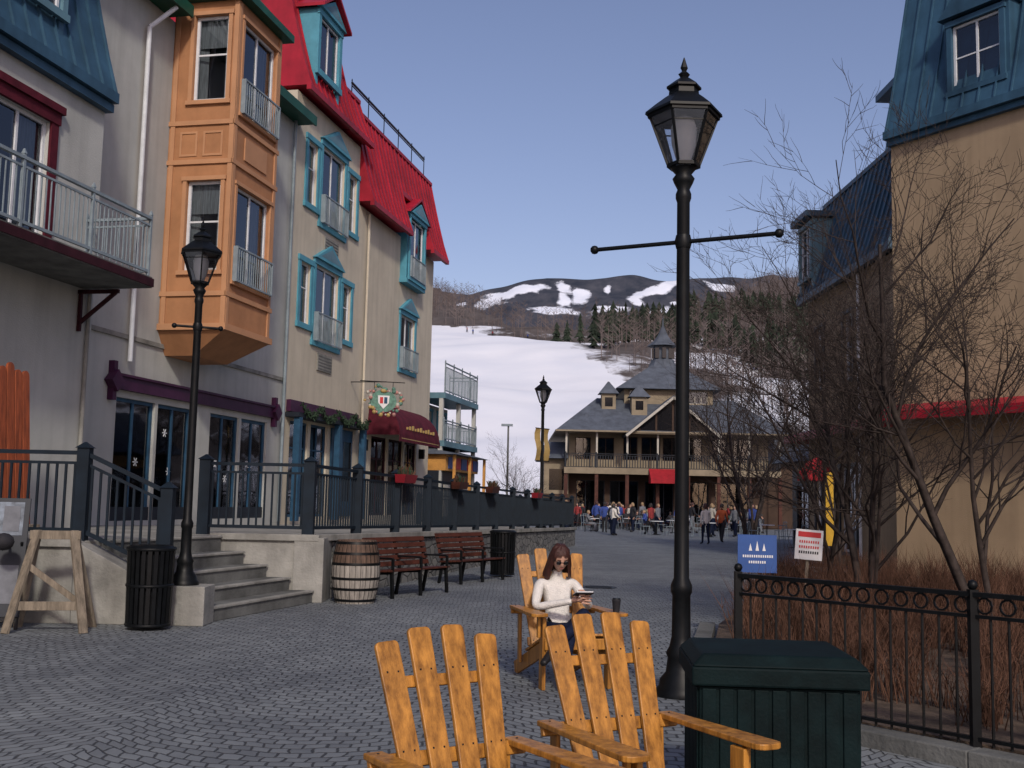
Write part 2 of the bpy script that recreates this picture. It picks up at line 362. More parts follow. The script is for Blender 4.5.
def mansard(g, mt, x0, x1, z0, z1, yb, yt, back, part='roof', rib=.42, fascia=None, n=5, ex=.75, fh=.18):
    prof = [(yb+(yt-yb)*(i/n)**ex, z0+(z1-z0)*i/n) for i in range(n+1)]
    v = [(x0, y, z) for y, z in prof]+[(x1, y, z) for y, z in prof]
    f = [(i, n+1+i, n+2+i, i+1) for i in range(n)]
    v += [(x0, back, z1), (x1, back, z1), (x0, back, z0), (x1, back, z0)]; b = 2*n+2
    f += [(n, 2*n+1, b+1, b), list(range(n+1))+[b, b+2], [n+1+i for i in range(n+1)]+[b+1, b+3], (0, n+1, b+3, b+2)]
    g.add(part, mt, v, f)
    m = int((x1-x0)/rib)
    for k in range(m+1):
        x = x0+.02+(x1-x0-.04)*k/m
        for i in range(n):
            g.beam(part, mt, (x, prof[i][0]-.012, prof[i][1]), (x, prof[i+1][0]-.012, prof[i+1][1]), .035, .07, (0, -1, .3))
    g.box(part, fascia or mt, x0-.04, x1+.04, yb-.05, yb+.10, z0-fh, z0+.02)
    g.box(part, fascia or mt, x0-.03, x1+.03, yt-.07, yt+.12, z1-.04, z1+.09)

def body(g, mt, x0, x1, z0, z1, D, y=0., part='walls'):
    g.quad(part, mt, (x0, y, z0), (x0, D, z0), (x0, D, z1), (x0, y, z1)); g.quad(part, mt, (x1, y, z0), (x1, D, z0), (x1, D, z1), (x1, y, z1))
    g.quad(part, mt, (x0, D, z0), (x1, D, z0), (x1, D, z1), (x0, D, z1)); g.quad(part, mt, (x0, y, z1), (x1, y, z1), (x1, D, z1), (x0, D, z1))

# ------------------------------------------------------------------ ground
g = G('ground'); g.quad('ground', 'soil', (-4000, -3000, -.03), (4000, -3000, -.03), (4000, 6000, -.03), (-4000, 6000, -.03)); g.done()
g = G('plaza_pavement'); g.quad('p', 'cobblestone', (-40, -25, 0), (40, -25, 0), (40, 82, 0), (-40, 82, 0)); g.done()
g = G('snow_field'); g.quad('p', 'snow', (-60, 92, .02), (60, 92, .02), (120, 125, .02), (-120, 125, .02)); g.done()
g = G('manhole_cover', (1.75, 21.5, 0)); g.lathe('cover', 'iron', [(.36, .0), (.36, .008), (.33, .008), (.33, .004), (.3, .006)], n=24)
for i in range(5): g.box('ribs', 'iron', -.25, .25, -.24+.1*i, -.2+.1*i, .004, .011)
g.done()

def interp(x, xs, ys):
    if x <= xs[0]: return ys[0]
    for i in range(len(xs)-1):
        if x <= xs[i+1]:
            t = (x-xs[i])/(xs[i+1]-xs[i]); return ys[i]+(ys[i+1]-ys[i])*t
    return ys[-1]
def hz(X, Y):
    a = X/Y
    Yr = interp(a, [-.12, -.075, -.045, 0, .14, .19, .24, .3], [620, 600, 430, 345, 345, 500, 800, 900])
    z = .245*max(0, min(Y, Yr)-112)
    z -= .12*max(0, Y-Yr)
    s = min(1, max(0, (Y-115)/60))
    z += s*(3.0*noise.noise(Vector((X*.02, Y*.02, 0)))+1.2*noise.noise(Vector((X*.07, Y*.07, 3))))
    return z
def runb(Y): return interp(Y, [110, 135, 205, 272, 305, 345], [46, 40, 26, 12, 8, -20])
def on_run(X, Y): return Y < 345 and X < runb(Y)
def make_grid(name, mt, x0, x1, nx, y0, y1, ny, zf, sf):
    v = []; f = []; s = []
    for j in range(ny+1):
        for i in range(nx+1):
            X = x0+(x1-x0)*i/nx; Y = y0+(y1-y0)*j/ny; v.append((X, Y, zf(X, Y))); s.append(sf(X, Y, v[-1][2]))
    for j in range(ny):
        for i in range(nx):
            a = j*(nx+1)+i; f.append((a, a+1, a+nx+2, a+nx+1))
    me = bpy.data.meshes.new(name); me.from_pydata(v, [], f); me.materials.append(MATS[mt])
    at = me.attributes.new('snow', 'FLOAT', 'POINT'); at.data.foreach_set('value', s)
    me.polygons.foreach_set('use_smooth', [True]*len(f)); me.update()
    ob = bpy.data.objects.new(name, me); scene.collection.objects.link(ob)
def hs(X, Y, z):
    if Y < 345:
        d = (runb(Y)-X)/4
        base = min(1.9, max(-.1, .5+d))
        if d < 0:
            base = max(base, .42+.5*noise.noise(Vector((X*.05, Y*.03, 5))))
        return base
    return .16+.4*noise.noise(Vector((X*.03, Y*.03, 5)))
make_grid('ski_hill', 'hill_mat', -130, 330, 150, 110, 950, 240, hz, hs)

def mz(X, Y):
    rid = interp(X/1700, [-.16, -.08, -.04, 0, .03, .06, .1, .14, .18, .24, .3, .5], [330, 328, 328, 345, 355, 356, 353, 351, 354, 362, 350, 260])
    t = (Y-1100)/600
    z = rid*(t if t < 1 else 1-(t-1)*.6)
    return z+12*noise.noise(Vector((X*.007, Y*.007, 1)))*min(1, t*1.5)+7*noise.noise(Vector((X*.022, Y*.022, 8)))
# open snow bowls and glades: (x, z, half width, half height, shear)
bowls = [(5, 328, 52, 9, .28), (-35, 312, 30, 6, .2), (86, 338, 17, 13, -.3), (106, 322, 20, 10, .3), (78, 318, 14, 11, .0), (215, 333, 42, 9, .22), (192, 320, 20, 8, -.2), (250, 345, 22, 6, .1), (148, 340, 9, 9, .2), (-85, 306, 18, 5, .2), (325, 345, 26, 7, -.2), (270, 318, 24, 6, .1), (60, 300, 40, 6, .0), (150, 304, 34, 6, 0), (230, 305, 30, 5, 0)]
def msn(X, Y, z):
    x = X*1700/Y; zz = z*1700/Y
    x += 16*noise.noise(Vector((X*.018, z*.03, 11)))+6*noise.noise(Vector((X*.06, z*.08, 12))); zz += 8*noise.noise(Vector((X*.025, z*.03, 21)))
    m = 0
    for bx, bz, w, h, sh in bowls:
        d = math.hypot((x-bx)/w, (zz-bz-sh*(x-bx))/h); m = max(m, 1.15-d*.75)
    return max(.1, m)+.30*noise.noise(Vector((X*.05, z*.035, 0)))
make_grid('mountain', 'mountain_mat', -420, 760, 320, 1100, 2100, 180, mz, msn)

# ------------------------------------------------------------------ forests
def raw_obj(name, v, f, mt, smooth=False):
    me = bpy.data.meshes.new(name); me.from_pydata(v, [], f); me.materials.append(MATS[mt])
    ob = bpy.data.objects.new(name, me); scene.collection.objects.link(ob); return ob
def bare_mass(name, pts, mt, hmin, hmax, nb=13):
    v = []; f = []
    for X, Y, Z in pts:
        h = random.uniform(hmin, hmax); r = h*.013; lx = random.uniform(-.04, .04)*h
        o = len(v)
        for k in range(3):
            t = 2.1*k; v.append((X+r*math.cos(t), Y+r*math.sin(t), Z-.5))
        v.append((X+lx, Y, Z+h)); f += [(o, o+1, o+3), (o+1, o+2, o+3), (o+2, o, o+3)]
        for b in range(nb):
            s = random.uniform(.25, .95); a = random.uniform(0, 6.28); l = h*.34*(1.15-s)*random.uniform(.7, 1.3)
            cx, cz = X+lx*s, Z+h*s; up = random.uniform(.5, 1.1)
            ex, ey, ez = cx+l*math.cos(a), Y+l*math.sin(a), cz+l*up; w = h*.009; o = len(v)
            v += [(cx, Y, cz-w), (cx, Y, cz+w), (ex, ey, ez)]; f.append((o, o+1, o+2))
            mx_, my_, mz_ = (cx+ex)/2, (Y+ey)/2, (cz+ez)/2; a2 = a+random.choice((-.8, .8)); o = len(v)
            v += [(mx_, my_, mz_-w*.6), (mx_, my_, mz_+w*.6), (mx_+l*.5*math.cos(a2), my_+l*.5*math.sin(a2), mz_+l*.45)]; f.append((o, o+1, o+2))
    return raw_obj(name, v, f, mt)
pts = []
while len(pts) < 3500:
    Y = random.uniform(150, 860); a = random.uniform(-.1, .32); X = a*Y
    if on_run(X-2, Y): continue
    if Y < 340 and random.random() < .25: continue
    pts.append((X, Y, hz(X, Y)))
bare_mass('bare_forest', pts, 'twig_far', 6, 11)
def pine_mass(name, pts, hmin=9, hmax=16):
    v = []; f = []
    for X, Y, Z in pts:
        h = random.uniform(hmin, hmax); W = h*random.uniform(.2, .32); nl = 8
        o = len(v); v += [(X-.2, Y, Z-.5), (X+.2, Y, Z-.5), (X, Y+.2, Z-.5), (X, Y, Z+h*.5)]; f += [(o, o+1, o+3), (o+1, o+2, o+3), (o+2, o, o+3)]
        for k in range(nl):
            zb = Z+h*(.08+.86*k/nl); rr = W*(1-k/nl)**.6*random.uniform(.6, 1.2); o = len(v); n = 12; ph = random.random()*6
            v.append((X, Y, min(Z+h, zb+h*.2)))
            for i in range(n):
                q = rr*(1. if i % 2 else .5)*random.uniform(.6, 1.3); t = ph+6.283*i/n
                v.append((X+q*math.cos(t), Y+q*math.sin(t), zb-(.05*h*random.random() if i % 2 else -.03*h)))
            for i in range(n): f.append((o, o+1+i, o+1+(i+1) % n))
    return raw_obj(name, v, f, 'pine')
pts = []
while len(pts) < 300:
    Y = random.uniform(225, 420); a = random.uniform(.05, .32); X = a*Y
    if on_run(X-3, Y): continue
    c = noise.noise(Vector((X*.03, Y*.014, 2)))
    if c < .05: continue
    if a < .08 and random.random() < .5: continue
    pts.append((X, Y, hz(X, Y)))
pts += [(X, Y, hz(X, Y)) for X, Y in ((14, 282), (17, 276), (12, 300), (20, 268), (24, 270), (21, 280))]
pine_mass('pine_forest', pts, 5.5, 11)

# ------------------------------------------------------------------ terrace, stairs
Dx, Dy = .2127, .9771
def wl(Y): return -3.0+.218*(Y-17.15)
g = G('terrace')
g.prism('platform', 'concrete', [(-24, 13.7), (-5.35, 13.7), (-4.6, 17.15), (-24, 17.15)], 0, 1.0)
a = (-24, 17.151); b = (-3.0, 17.151); c = (wl(42.5), 42.5); d = (-24, 42.5)
z1, z2 = 1.0, .66
v = [(*a, 0), (*b, 0), (*c, 0), (*d, 0), (*a, z1), (*b, z1), (*c, z2), (*d, z2)]
g.add('platform', 'concrete', v, [(4, 5, 6, 7), (0, 1, 5, 4), (2, 3, 7, 6), (3, 0, 4, 7)])
v = [(wl(17.9)+.02, 17.9, 0), (c[0]+.02, c[1], 0), (c[0]+.02, c[1], z2-.09), (wl(17.9)+.02, 17.9, z1-.1), (wl(17.9)-.3, 17.9, 0), (c[0]-.3, c[1], 0), (c[0]-.3, c[1], z2-.09), (wl(17.9)-.3, 17.9, z1-.1)]
g.add('stone_facing', 'stone', v, [(0, 1, 2, 3), (0, 3, 7, 4), (1, 5, 6, 2), (3, 2, 6, 7)])
g.beam('coping', 'concrete', (-3.0, 17.15, z1-.02), (c[0], c[1], z2-.02), .16, .1)
g.beam('coping', 'concrete', (-4.6, 17.17, z1-.02), (-2.92, 17.17, z1-.02), .16, .1)
g.beam('coping', 'concrete', (-24, 13.72, z1-.02), (-5.3, 13.72, z1-.02), .16, .1)
g.box('corner', 'concrete', -3.3, -2.84, 17.1, 17.9, 0, .98)
g.done(.008)
g = G('stone_steps')
for i in range(5):
    s0 = .36*i; s1 = .36*(i+1)
    g.prism('steps', 'concrete_dark', [(-3.75-s1, 14.22), (-3.75-s0, 14.22), (-2.98-s0, 17.08), (-2.98-s1, 17.08)], 0, .19*(i+1) if i < 4 else .99)
    g.prism('nosing', 'concrete', [(-3.75-s0-.08, 14.22), (-3.75-s0+.025, 14.22), (-2.98-s0+.025, 17.08), (-2.98-s0-.08, 17.08)], .19*(i+1)-.035 if i < 4 else .955, .19*(i+1)+.004 if i < 4 else .994)
v = [(-5.35, 13.72, 0), (-3.72, 13.72, 0), (-3.72, 13.72, .48), (-4.35, 13.72, .48), (-5.35, 13.72, 1.0)]
v += [(x, 14.2, z) for x, y, z in v]
g.add('cheek_wall', 'concrete', v, [(0, 1, 2, 3, 4), (9, 8, 7, 6, 5), (1, 6, 7, 2), (2, 7, 8, 3), (3, 8, 9, 4), (0, 5, 6, 1)])
g.done(.01)
g = G('terrace_railing')
railing(g, [(-20, 13.95, 1.03), (-5.38, 13.95, 1.03), (-4.3, 13.95, .55)], postsp=3.6, pw=.15, bal=.028)
g.done()
g = G('terrace_railing')
railing(g, [(-4.75, 17.25, 1.03), (-3.12, 17.25, 1.03), (wl(42.3)-.1, 42.3, z2+.03), (wl(42.3)-6, 43, z2+.03)], postsp=2.15, pw=.17, bal=.028)
g.done()
for s, lab in ((.17, 'a'), (.33, 'b'), (.46, 'c'), (.7, 'd')):
    Y = 17.3+25*s; X = wl(Y)-.12; zt = z1+(z2-z1)*s
    g = G('flower_box', (X, Y, zt+.98), R(77.7))
    g.frus('box', 'red_trim' if lab in 'ad' else 'bench_wood', (-.35, .35, -.22, -.04), 0, (-.4, .4, -.26, -.04), .16)
    for i in range(60):
        x = random.uniform(-.36, .36); y = random.uniform(-.22, -.06); g.beam('plants', 'twig' if i % 2 else 'garland', (x, y, .15), (x+random.uniform(-.06, .06), y+random.uniform(-.05, .05), .22+random.random()*.1), .01, .02)
    g.done()

# ------------------------------------------------------------------ left buildings
TH = math.atan2(Dy, Dx); LO = (-9.47, 20, 0)
def RZ(a): return Matrix.Rotation(a, 4, 'Z')
def T(x, y, z): return Matrix.Translation((x, y, z))

# building 1 : hotel with balcony
g = G('balcony_hotel', LO, TH)
Y1 = -1.59; XE = .5
ops = [(-3.3, -1.1, 5.58, 8.0), (-8.3, -6.1, 5.58, 8.0)]
wall(g, 'stucco_white', -16, XE, 0, 9.0, ops, Y1)
for o_ in ops:
    window(g, *o_, y=Y1, nx=3, nz=1, casing='burgundy', cw=.2, curtain=.5)
    g.box('window_trim', 'burgundy', o_[0]-.28, o_[1]+.28, Y1-.12, Y1+.003, 8.205, 8.34)
body(g, 'stucco_white', -16, XE, 0, 9.0, 9, Y1)
mansard(g, 'blue_roof', -16, XE+.02, 9.1, 12.8, Y1-.2, Y1+.75, 9, ex=.9)
g.box('roof', 'blue_roof', -16, XE+.05, Y1-.16, Y1+.02, 8.75, 8.9)
g.box('balcony', 'concrete_dark', -16, .23, -2.94, Y1-.001, 5.3, 5.5)
g.box('balcony', 'dark_maroon', -16, .255, -2.965, -2.941, 5.32, 5.47); g.box('balcony', 'dark_maroon', .231, .255, -2.94, Y1, 5.32, 5.47)
for x in (.05, -3.5, -7):
    g.beam('balcony', 'dark_maroon', (x, Y1-.05, 4.65), (x, Y1-.75, 5.2), .06, .06); g.beam('balcony', 'dark_maroon', (x, Y1-.05, 4.5), (x, Y1-.05, 5.25), .06, .06)
    g.beam('balcony', 'dark_maroon', (x, Y1, 5.22), (x, -2.4, 5.22), .06, .07)
railing(g, [(-16, -2.88, 5.5), (.17, -2.88, 5.5), (.17, Y1, 5.5)], 1.07, True, .12, 'grey_rail', 'balcony_railing', .05, 1.9, bal=.018)
g.M = T(0, Y1-.05, 0)
for xa in (-3.0, -8.):
    xb = xa+1.9
    window(g, xa, xb, 10.0, 11.7, y=0, nx=3, nz=2, casing='blue_roof_pale', cw=.14, reveal=.1, proud=.06)
    g.box('roof', 'blue_roof', xa-.14, xa-.003, .004, 1.6, 9.4, 11.85); g.box('roof', 'blue_roof', xb+.003, xb+.14, .004, 1.6, 9.4, 11.85)
    g.box('roof', 'blue_roof', xa-.25, xb+.25, -.2, 1.6, 11.86, 12.05)
g.M = Matrix()
g.box('vent', 'concrete_dark', -2.8, -2.4, Y1-.03, Y1-.001, 3.9, 4.7)
g.tube('downpipe', 'concrete', (XE-.2, Y1-.06, 0), (XE-.2, Y1-.06, 5.3), .04)
g.done()

# building 2 : white with orange bay
g = G('bay_window_building', LO, TH)
sf = [(4.0, 5.62, 1.0, 3.7), (5.74, 7.36, 1.0, 3.7), (8.3, 9.95, 1.0, 3.7), (10.07, 11.7, 1.0, 3.7)]
wall(g, 'stucco_white', XE+.01, 12.8, 0, 12.9, sf)
for o_ in sf:
    window(g, *o_, frame='storefront_blue', nx=2, nz=1, fw=.08, curtain=0, depth=2.2)
    g.box('windows', 'storefront_dark', o_[0], o_[1], .03, .1, 1.0, 1.3)
    for k in range(2):
        cx = o_[0]+.35+random.random()*(o_[1]-o_[0]-.7); cz = 2+1.2*random.random()
        for q in range(3):
            t = q*math.pi/3; g.beam('windows', 'white_paint', (cx-.1*math.cos(t), .105, cz-.1*math.sin(t)), (cx+.1*math.cos(t), .105, cz+.1*math.sin(t)), .01, .02)
body(g, 'stucco_white', XE+.01, 12.8, 0, 12.9, 9)
g.box('fascia_trim', 'violet_trim', 3.7, 12.0, -.12, -.002, 3.86, 4.14); g.box('fascia_trim', 'violet_trim', 3.7, 12.0, -.17, -.002, 4.145, 4.2)
for x in (3.7, 12.0):
    g.M = T(x, -.12, 4.02) @ Matrix.Rotation(R(45), 4, 'Y'); g.box('fascia_trim', 'violet_trim', -.17, .17, -.1, .1, -.17, .17); g.M = Matrix()
    g.box('fascia_trim', 'violet_trim', x-.07, x+.07, -.14, -.001, 3.6, 4.45)
g.box('sill_line', 'concrete', XE+.1, 12.7, -.05, -.001, 5.0, 5.1)
for x0, x1 in ((XE+.01, 5.3), (8.15, 12.95)):
    g.box('roof_eave', 'green_trim', x0, x1, -.55, .2, 12.91, 13.1); g.box('roof_eave', 'green_trim', x0, x1, -.61, -.551, 12.86, 13.14)
mansard(g, 'green_trim', XE+.1, 5.2, 13.15, 15.8, -.45, .6, 8, 'roof', fh=.0)
g.tube('downpipe', 'white_paint', (4.25, -.12, 4.5), (4.25, -.12, 12.2), .055); g.tube('downpipe', 'white_paint', (4.25, -.12, 12.2), (4.7, -.5, 12.85), .055)
g.tube('downpipe', 'grey_rail', (12.5, -.12, .9), (12.5, -.12, 12.9), .05)
bx0, bx1, by = 5.55, 7.95, -1.65
zb0, zb1 = 5.5, 13.35
fo = [(bx0+.28, bx1-.28, 6.6, 8.9), (bx0+.28, bx1-.28, 10.65, 12.95)]
wall(g, 'orange_panel', bx0, bx1, zb0, zb1, fo, by, 'bay')
for o_ in fo:
    window(g, *o_, y=by, nx=2, casing='orange_trim', cw=.09, curtain=.5); balconette(g, o_[0]-.05, o_[1]+.05, o_[2]-.02, o_[2]+.82, by-.14)
for side in (0, 1):
    if side == 0: g.M = T(bx0, 0, 0) @ RZ(R(-90))
    else: g.M = T(bx1, by, 0) @ RZ(R(90))
    so = [(.55, 1.42, 6.8, 8.95), (.55, 1.42, 10.9, 13.0)]
    if side: so = [(.25, 1.05, 6.9, 8.75), (.25, 1.05, 10.9, 12.9)]
    wall(g, 'orange_panel', 0, 1.65, zb0, zb1, so, 0, 'bay')
    for o_ in so: window(g, *o_, y=0, nx=1, nz=2, zfrac=.55, casing='orange_trim', cw=.1, curtain=.9, fw=.07, depth=.3)
    for z in (6.2, 9.35, 10.3): g.box('bay_trim', 'orange_trim', -.0, 1.69, -.05, -.001, z, z+.11)
    g.box('bay_trim', 'orange_trim', .05, .16, -.035, -.001, 5.5, 13.3); g.box('bay_trim', 'orange_trim', 1.56, 1.68, -.035, -.001, 5.5, 13.3)
    za = 9.55
    for xx in ((.3, .75), (.9, 1.4)):
        g.box('bay_trim', 'orange_trim', xx[0], xx[1], -.02, -.001, za, za+.05); g.box('bay_trim', 'orange_trim', xx[0], xx[1], -.02, -.001, za+.55, za+.6)
        g.box('bay_trim', 'orange_trim', xx[0], xx[0]+.05, -.02, -.001, za+.051, za+.549); g.box('bay_trim', 'orange_trim', xx[1]-.05, xx[1], -.02, -.001, za+.051, za+.549)
g.M = Matrix()
for z in (6.2, 9.35, 10.3): g.box('bay_trim', 'orange_trim', bx0-.05, bx1+.05, by-.05, by-.001, z, z+.11)
for xx in (bx0+.02, bx1-.14): g.box('bay_trim', 'orange_trim', xx, xx+.12, by-.035, by-.001, 5.5, 13.3)
g.box('bay_trim', 'orange_trim', bx0+.6, bx1-.6, by-.03, by-.001, 9.6, 10.15)
g.box('bay_trim', 'orange_trim', bx0-.08, bx1+.08, by-.08, -.002, 5.4, 5.55)
g.frus('bay', 'orange_panel', (bx0+.35, bx1-.35, by+.9, -.001), 4.85, (bx0-.02, bx1+.02, by-.02, -.001), 5.4)
g.box('bay_roof', 'green_trim', bx0-.22, bx1+.22, by-.26, .2, 13.36, 13.55)
g.frus('bay_roof', 'green_trim', (bx0-.2, bx1+.2, by-.22, .4), 13.551, (bx0+.6, bx1-.6, by+.9, .4), 14.8)
g.done()

# building 3 : cream with red roof
g = G('red_roof_hotel', LO, TH)
X0, X1, XS = 12.81, 27.9, 18.5
gw = [(13.3, 14.7, 1.0, 3.9), (14.9, 16.3, 1.0, 3.9), (20.6, 22.4, 1.0, 3.9), (22.6, 24.4, 1.0, 3.9), (24.6, 26.2, 1.0, 3.9)]
A2 = [(13.55, 14.35, 6.95, 8.85), (14.75, 16.75, 6.55, 9.0), (17.15, 17.95, 6.95, 8.85)]
A3 = [(13.75, 14.55, 10.75, 12.75), (14.95, 16.95, 10.4, 12.95), (17.35, 18.15, 10.75, 12.75)]
B2 = (23.5, 25.4, 6.75, 8.9)
wall(g, 'stucco_cream', X0, XS, 0, 14.0, [o for o in gw if o[1] < XS]+A2+A3)
wall(g, 'stucco_cream', XS, X1, 0, 11.95, [o for o in gw if o[1] > XS]+[B2, (23.5, 25.4, 10.4, 11.95)])
for o_ in gw:
    window(g, *o_, frame='storefront_blue' if o_[0] < 18 else 'dark_maroon', nx=2, nz=2, zfrac=.72, fw=.08, curtain=0, depth=2)
for row in (A2, A3):
    for k, o_ in enumerate(row):
        window(g, *o_, nx=1 if k != 1 else 2, nz=2 if k != 1 else 1, zfrac=.6, casing='blue_trim', cw=.17, pediment=.62 if k == 1 else False, curtain=.6)
    o_ = row[1]; balconette(g, o_[0]-.05, o_[1]+.05, o_[2]-.02, o_[2]+.9, -.18)
    g.box('ac_vent', 'concrete', o_[0]+.4, o_[1]-.4, -.05, -.001, o_[2]-.9, o_[2]-.35)
    for i in range(5): g.box('ac_vent', 'concrete_dark', o_[0]+.44, o_[1]-.44, -.058, -.0505, o_[2]-.86+.1*i, o_[2]-.82+.1*i)
window(g, *B2, nx=2, casing='blue_trim', cw=.17, pediment=.6, curtain=.6); balconette(g, 23.45, 25.45, 6.75, 7.6, -.18)
g.box('dormers', 'blue_trim', 23.25, 23.42, -.27, 1.8, 10.3, 13.1); g.box('dormers', 'blue_trim', 25.48, 25.65, -.27, 1.8, 10.3, 13.1)
g.box('dormers', 'blue_trim', 23.2, 25.7, -.32, -.001, 10.12, 10.29)
g.M = T(0, -.3, 0)
window(g, 23.5, 25.4, 10.4, 12.8, nx=2, casing='blue_trim', cw=.15, pediment=.6, curtain=.6); balconette(g, 23.5, 25.4, 10.4, 11.25, -.1)
g.M = Matrix()
for s_, xa in ((-1, 23.05), (1, 25.85)):
    v = [(xa, -.45, 13.02), (24.45, -.45, 13.8), (24.45, 1.6, 13.8), (xa, 1.6, 13.02)]; g.add('dormers', 'red_roof', v+[(x, y, z-.09) for x, y, z in v], [(0, 1, 2, 3), (4, 5, 6, 7), (0, 1, 5, 4), (0, 3, 7, 4)])
body(g, 'stucco_cream', X0, XS, 0, 14.0, 10); body(g, 'stucco_cream', XS, X1, 0, 11.95, 10)
MX = dict(ex=.85, fh=.16)
mansard(g, 'red_roof', XS-.1, 22.95, 12.05, 15.5, -.55, .35, 10, **MX); mansard(g, 'red_roof', 25.95, X1+.3, 12.05, 15.5, -.55, .35, 10, **MX)
mansard(g, 'red_roof', 23.0, 25.9, 13.75, 15.5, -.05, .35, 10, **MX)
mansard(g, 'red_roof', X0, 16.9, 14.15, 17.4, -.4, .5, 9, **MX)
mansard(g, 'red_roof', 16.95, XS+.05, 14.15, 15.7, -.4, .2, 9, **MX)
railing(g, [(18.6, .5, 15.6), (27.6, .5, 15.6)], .9, True, 5, 'iron', 'roof_railing', .03, 1.8)
g.M = T(0, -.3, 0)
window(g, 13.6, 15.2, 14.95, 16.7, nx=2, nz=1, casing='blue_trim', cw=.2, pediment=.6, reveal=.1, proud=.06, curtain=.2)
g.box('dormers', 'blue_trim', 13.4, 13.59, .004, 1.8, 14.4, 16.9); g.box('dormers', 'blue_trim', 15.21, 15.4, .004, 1.8, 14.4, 16.9)
for xa in (13.2, 15.6):
    v = [(xa, -.3, 16.86), (14.4, -.3, 17.65), (14.4, 1.8, 17.65), (xa, 1.8, 16.86)]; g.add('dormers', 'red_roof', v+[(x, y, z+.1) for x, y, z in v], [(0, 1, 2, 3), (4, 5, 6, 7), (0, 1, 5, 4), (0, 3, 7, 4)])
g.M = Matrix()
g.box('fascia_trim', 'violet_trim', X0+.15, 18.8, -.15, -.002, 4.15, 4.5)
g.box('fascia_trim', 'storefront_dark', X0+.1, 19.0, -.45, -.002, 3.98, 4.12)
for x in (13.1, 16.4, 18.75): g.box('columns', 'storefront_blue', x-.1, x+.1, -.45, -.25, .9, 3.97)
g.box('entry_door', 'storefront_blue', 16.6, 18.5, -.06, -.001, 1.0, 3.9)
for i in range(2):
    g.box('entry_door', 'lens', 16.75+.9*i, 17.5+.9*i, -.07, -.061, 1.5, 3.5)
for i in range(620):
    t = random.random(); x = 13+6*t; z = 4.35-.3*abs(math.sin(t*math.pi*4)); a_ = random.uniform(0, 6.28); r = random.uniform(.05, .17)
    g.beam('garland', 'garland', (x, -.5, z), (x+r*math.cos(a_), -.5+random.uniform(-.1, .1), z+r*math.sin(a_)), .02, .03)
n = 8; ax0, ax1 = 20.0, 25.2
pr = [(-1.25*math.sin(t*math.pi/2/n)-.02, 3.9+1.2*math.cos(t*math.pi/2/n)) for t in range(n+1)]
v = [(ax0+.25*(1-t/n), pr[t][0], pr[t][1]) for t in range(n+1)]+[(ax1-.25*(1-t/n), pr[t][0], pr[t][1]) for t in range(n+1)]
g.add('awning', 'burgundy', v, [(i, n+1+i, n+2+i, i+1) for i in range(n)], True)
g.add('awning', 'burgundy', v+[(ax0, -.02, 3.9), (ax1, -.02, 3.9)], [list(range(n+1))+[2*n+2], [n+1+i for i in range(n+1)]+[2*n+3]])
g.box('awning', 'burgundy', ax0, ax1, -1.29, -1.265, 3.68, 3.92)
for i in range(11): g.box('awning', 'gold', 20.9+.34*i, 21.02+.34*i, -1.285, -1.23, 4.15, 4.24+.04*(i % 3))
g.box('awning', 'gold', 20.2, 25.0, -1.296, -1.291, 3.78, 3.81)
g.tube('downpipe', 'stucco_cream', (19.3, -.1, .8), (19.3, -.1, 11.8), .05)
for x in (19.6, 26.6): g.box('wall_light', 'iron', x-.08, x+.08, -.22, -.001, 3.3, 3.7)
g.done()

g = G('crest_sign', LO, TH)
g.M = T(18.3, -1.2, 4.95) @ RZ(R(-60)) @ Matrix.Scale(.92, 4)
pts = [(.5*math.cos(t*.3927), .42*math.sin(t*.3927)) for t in range(16)]
v = [(x, -.04, z) for x, z in pts]+[(x, .04, z) for x, z in pts]
g.add('board', 'crest_green', v, [list(range(16)), list(range(16, 32))]+[(i, (i+1) % 16, 16+(i+1) % 16, 16+i) for i in range(16)])
rs = random.Random(5)
for i in range(44):
    t = i*.143; q = rs.uniform(.85, 1.3); g.sphere('ornament', rs.choice(('crest_pink', 'crest_green', 'gold', 'lodge_trim')), (.58*q*math.cos(t), -.03, .46*q*math.sin(t)), rs.uniform(.04, .09), 8)
sh = [(-.22, .2), (.22, .2), (.2, -.08), (0, -.3), (-.2, -.08)]
g.add('shield', 'sign_white', [(x, -.06, z) for x, z in sh]+[(x, -.04, z) for x, z in sh], [(0, 1, 2, 3, 4)]+[(i, (i+1) % 5, 5+(i+1) % 5, 5+i) for i in range(5)])
g.box('shield', 'sign_red', -.14, -.02, -.066, -.061, -.1, .14); g.box('shield', 'storefront_blue', .02, .14, -.066, -.061, -.1, .14)
g.sphere('shield', 'gold', (0, -.06, .38), .1, 8, (1.4, .5, .8))
g.beam('bracket', 'iron', (-.9, 0, .72), (.8, 0, .72), .03, .03); g.beam('bracket', 'iron', (-.35, 0, .45), (-.35, 0, .72), .02, .02); g.beam('bracket', 'iron', (.35, 0, .45), (.35, 0, .72), .02, .02)
g.M = Matrix(); g.beam('bracket', 'iron', (18.3, -.0, 5.61), (18.3, -1.3, 5.61), .03, .03)
g.done()

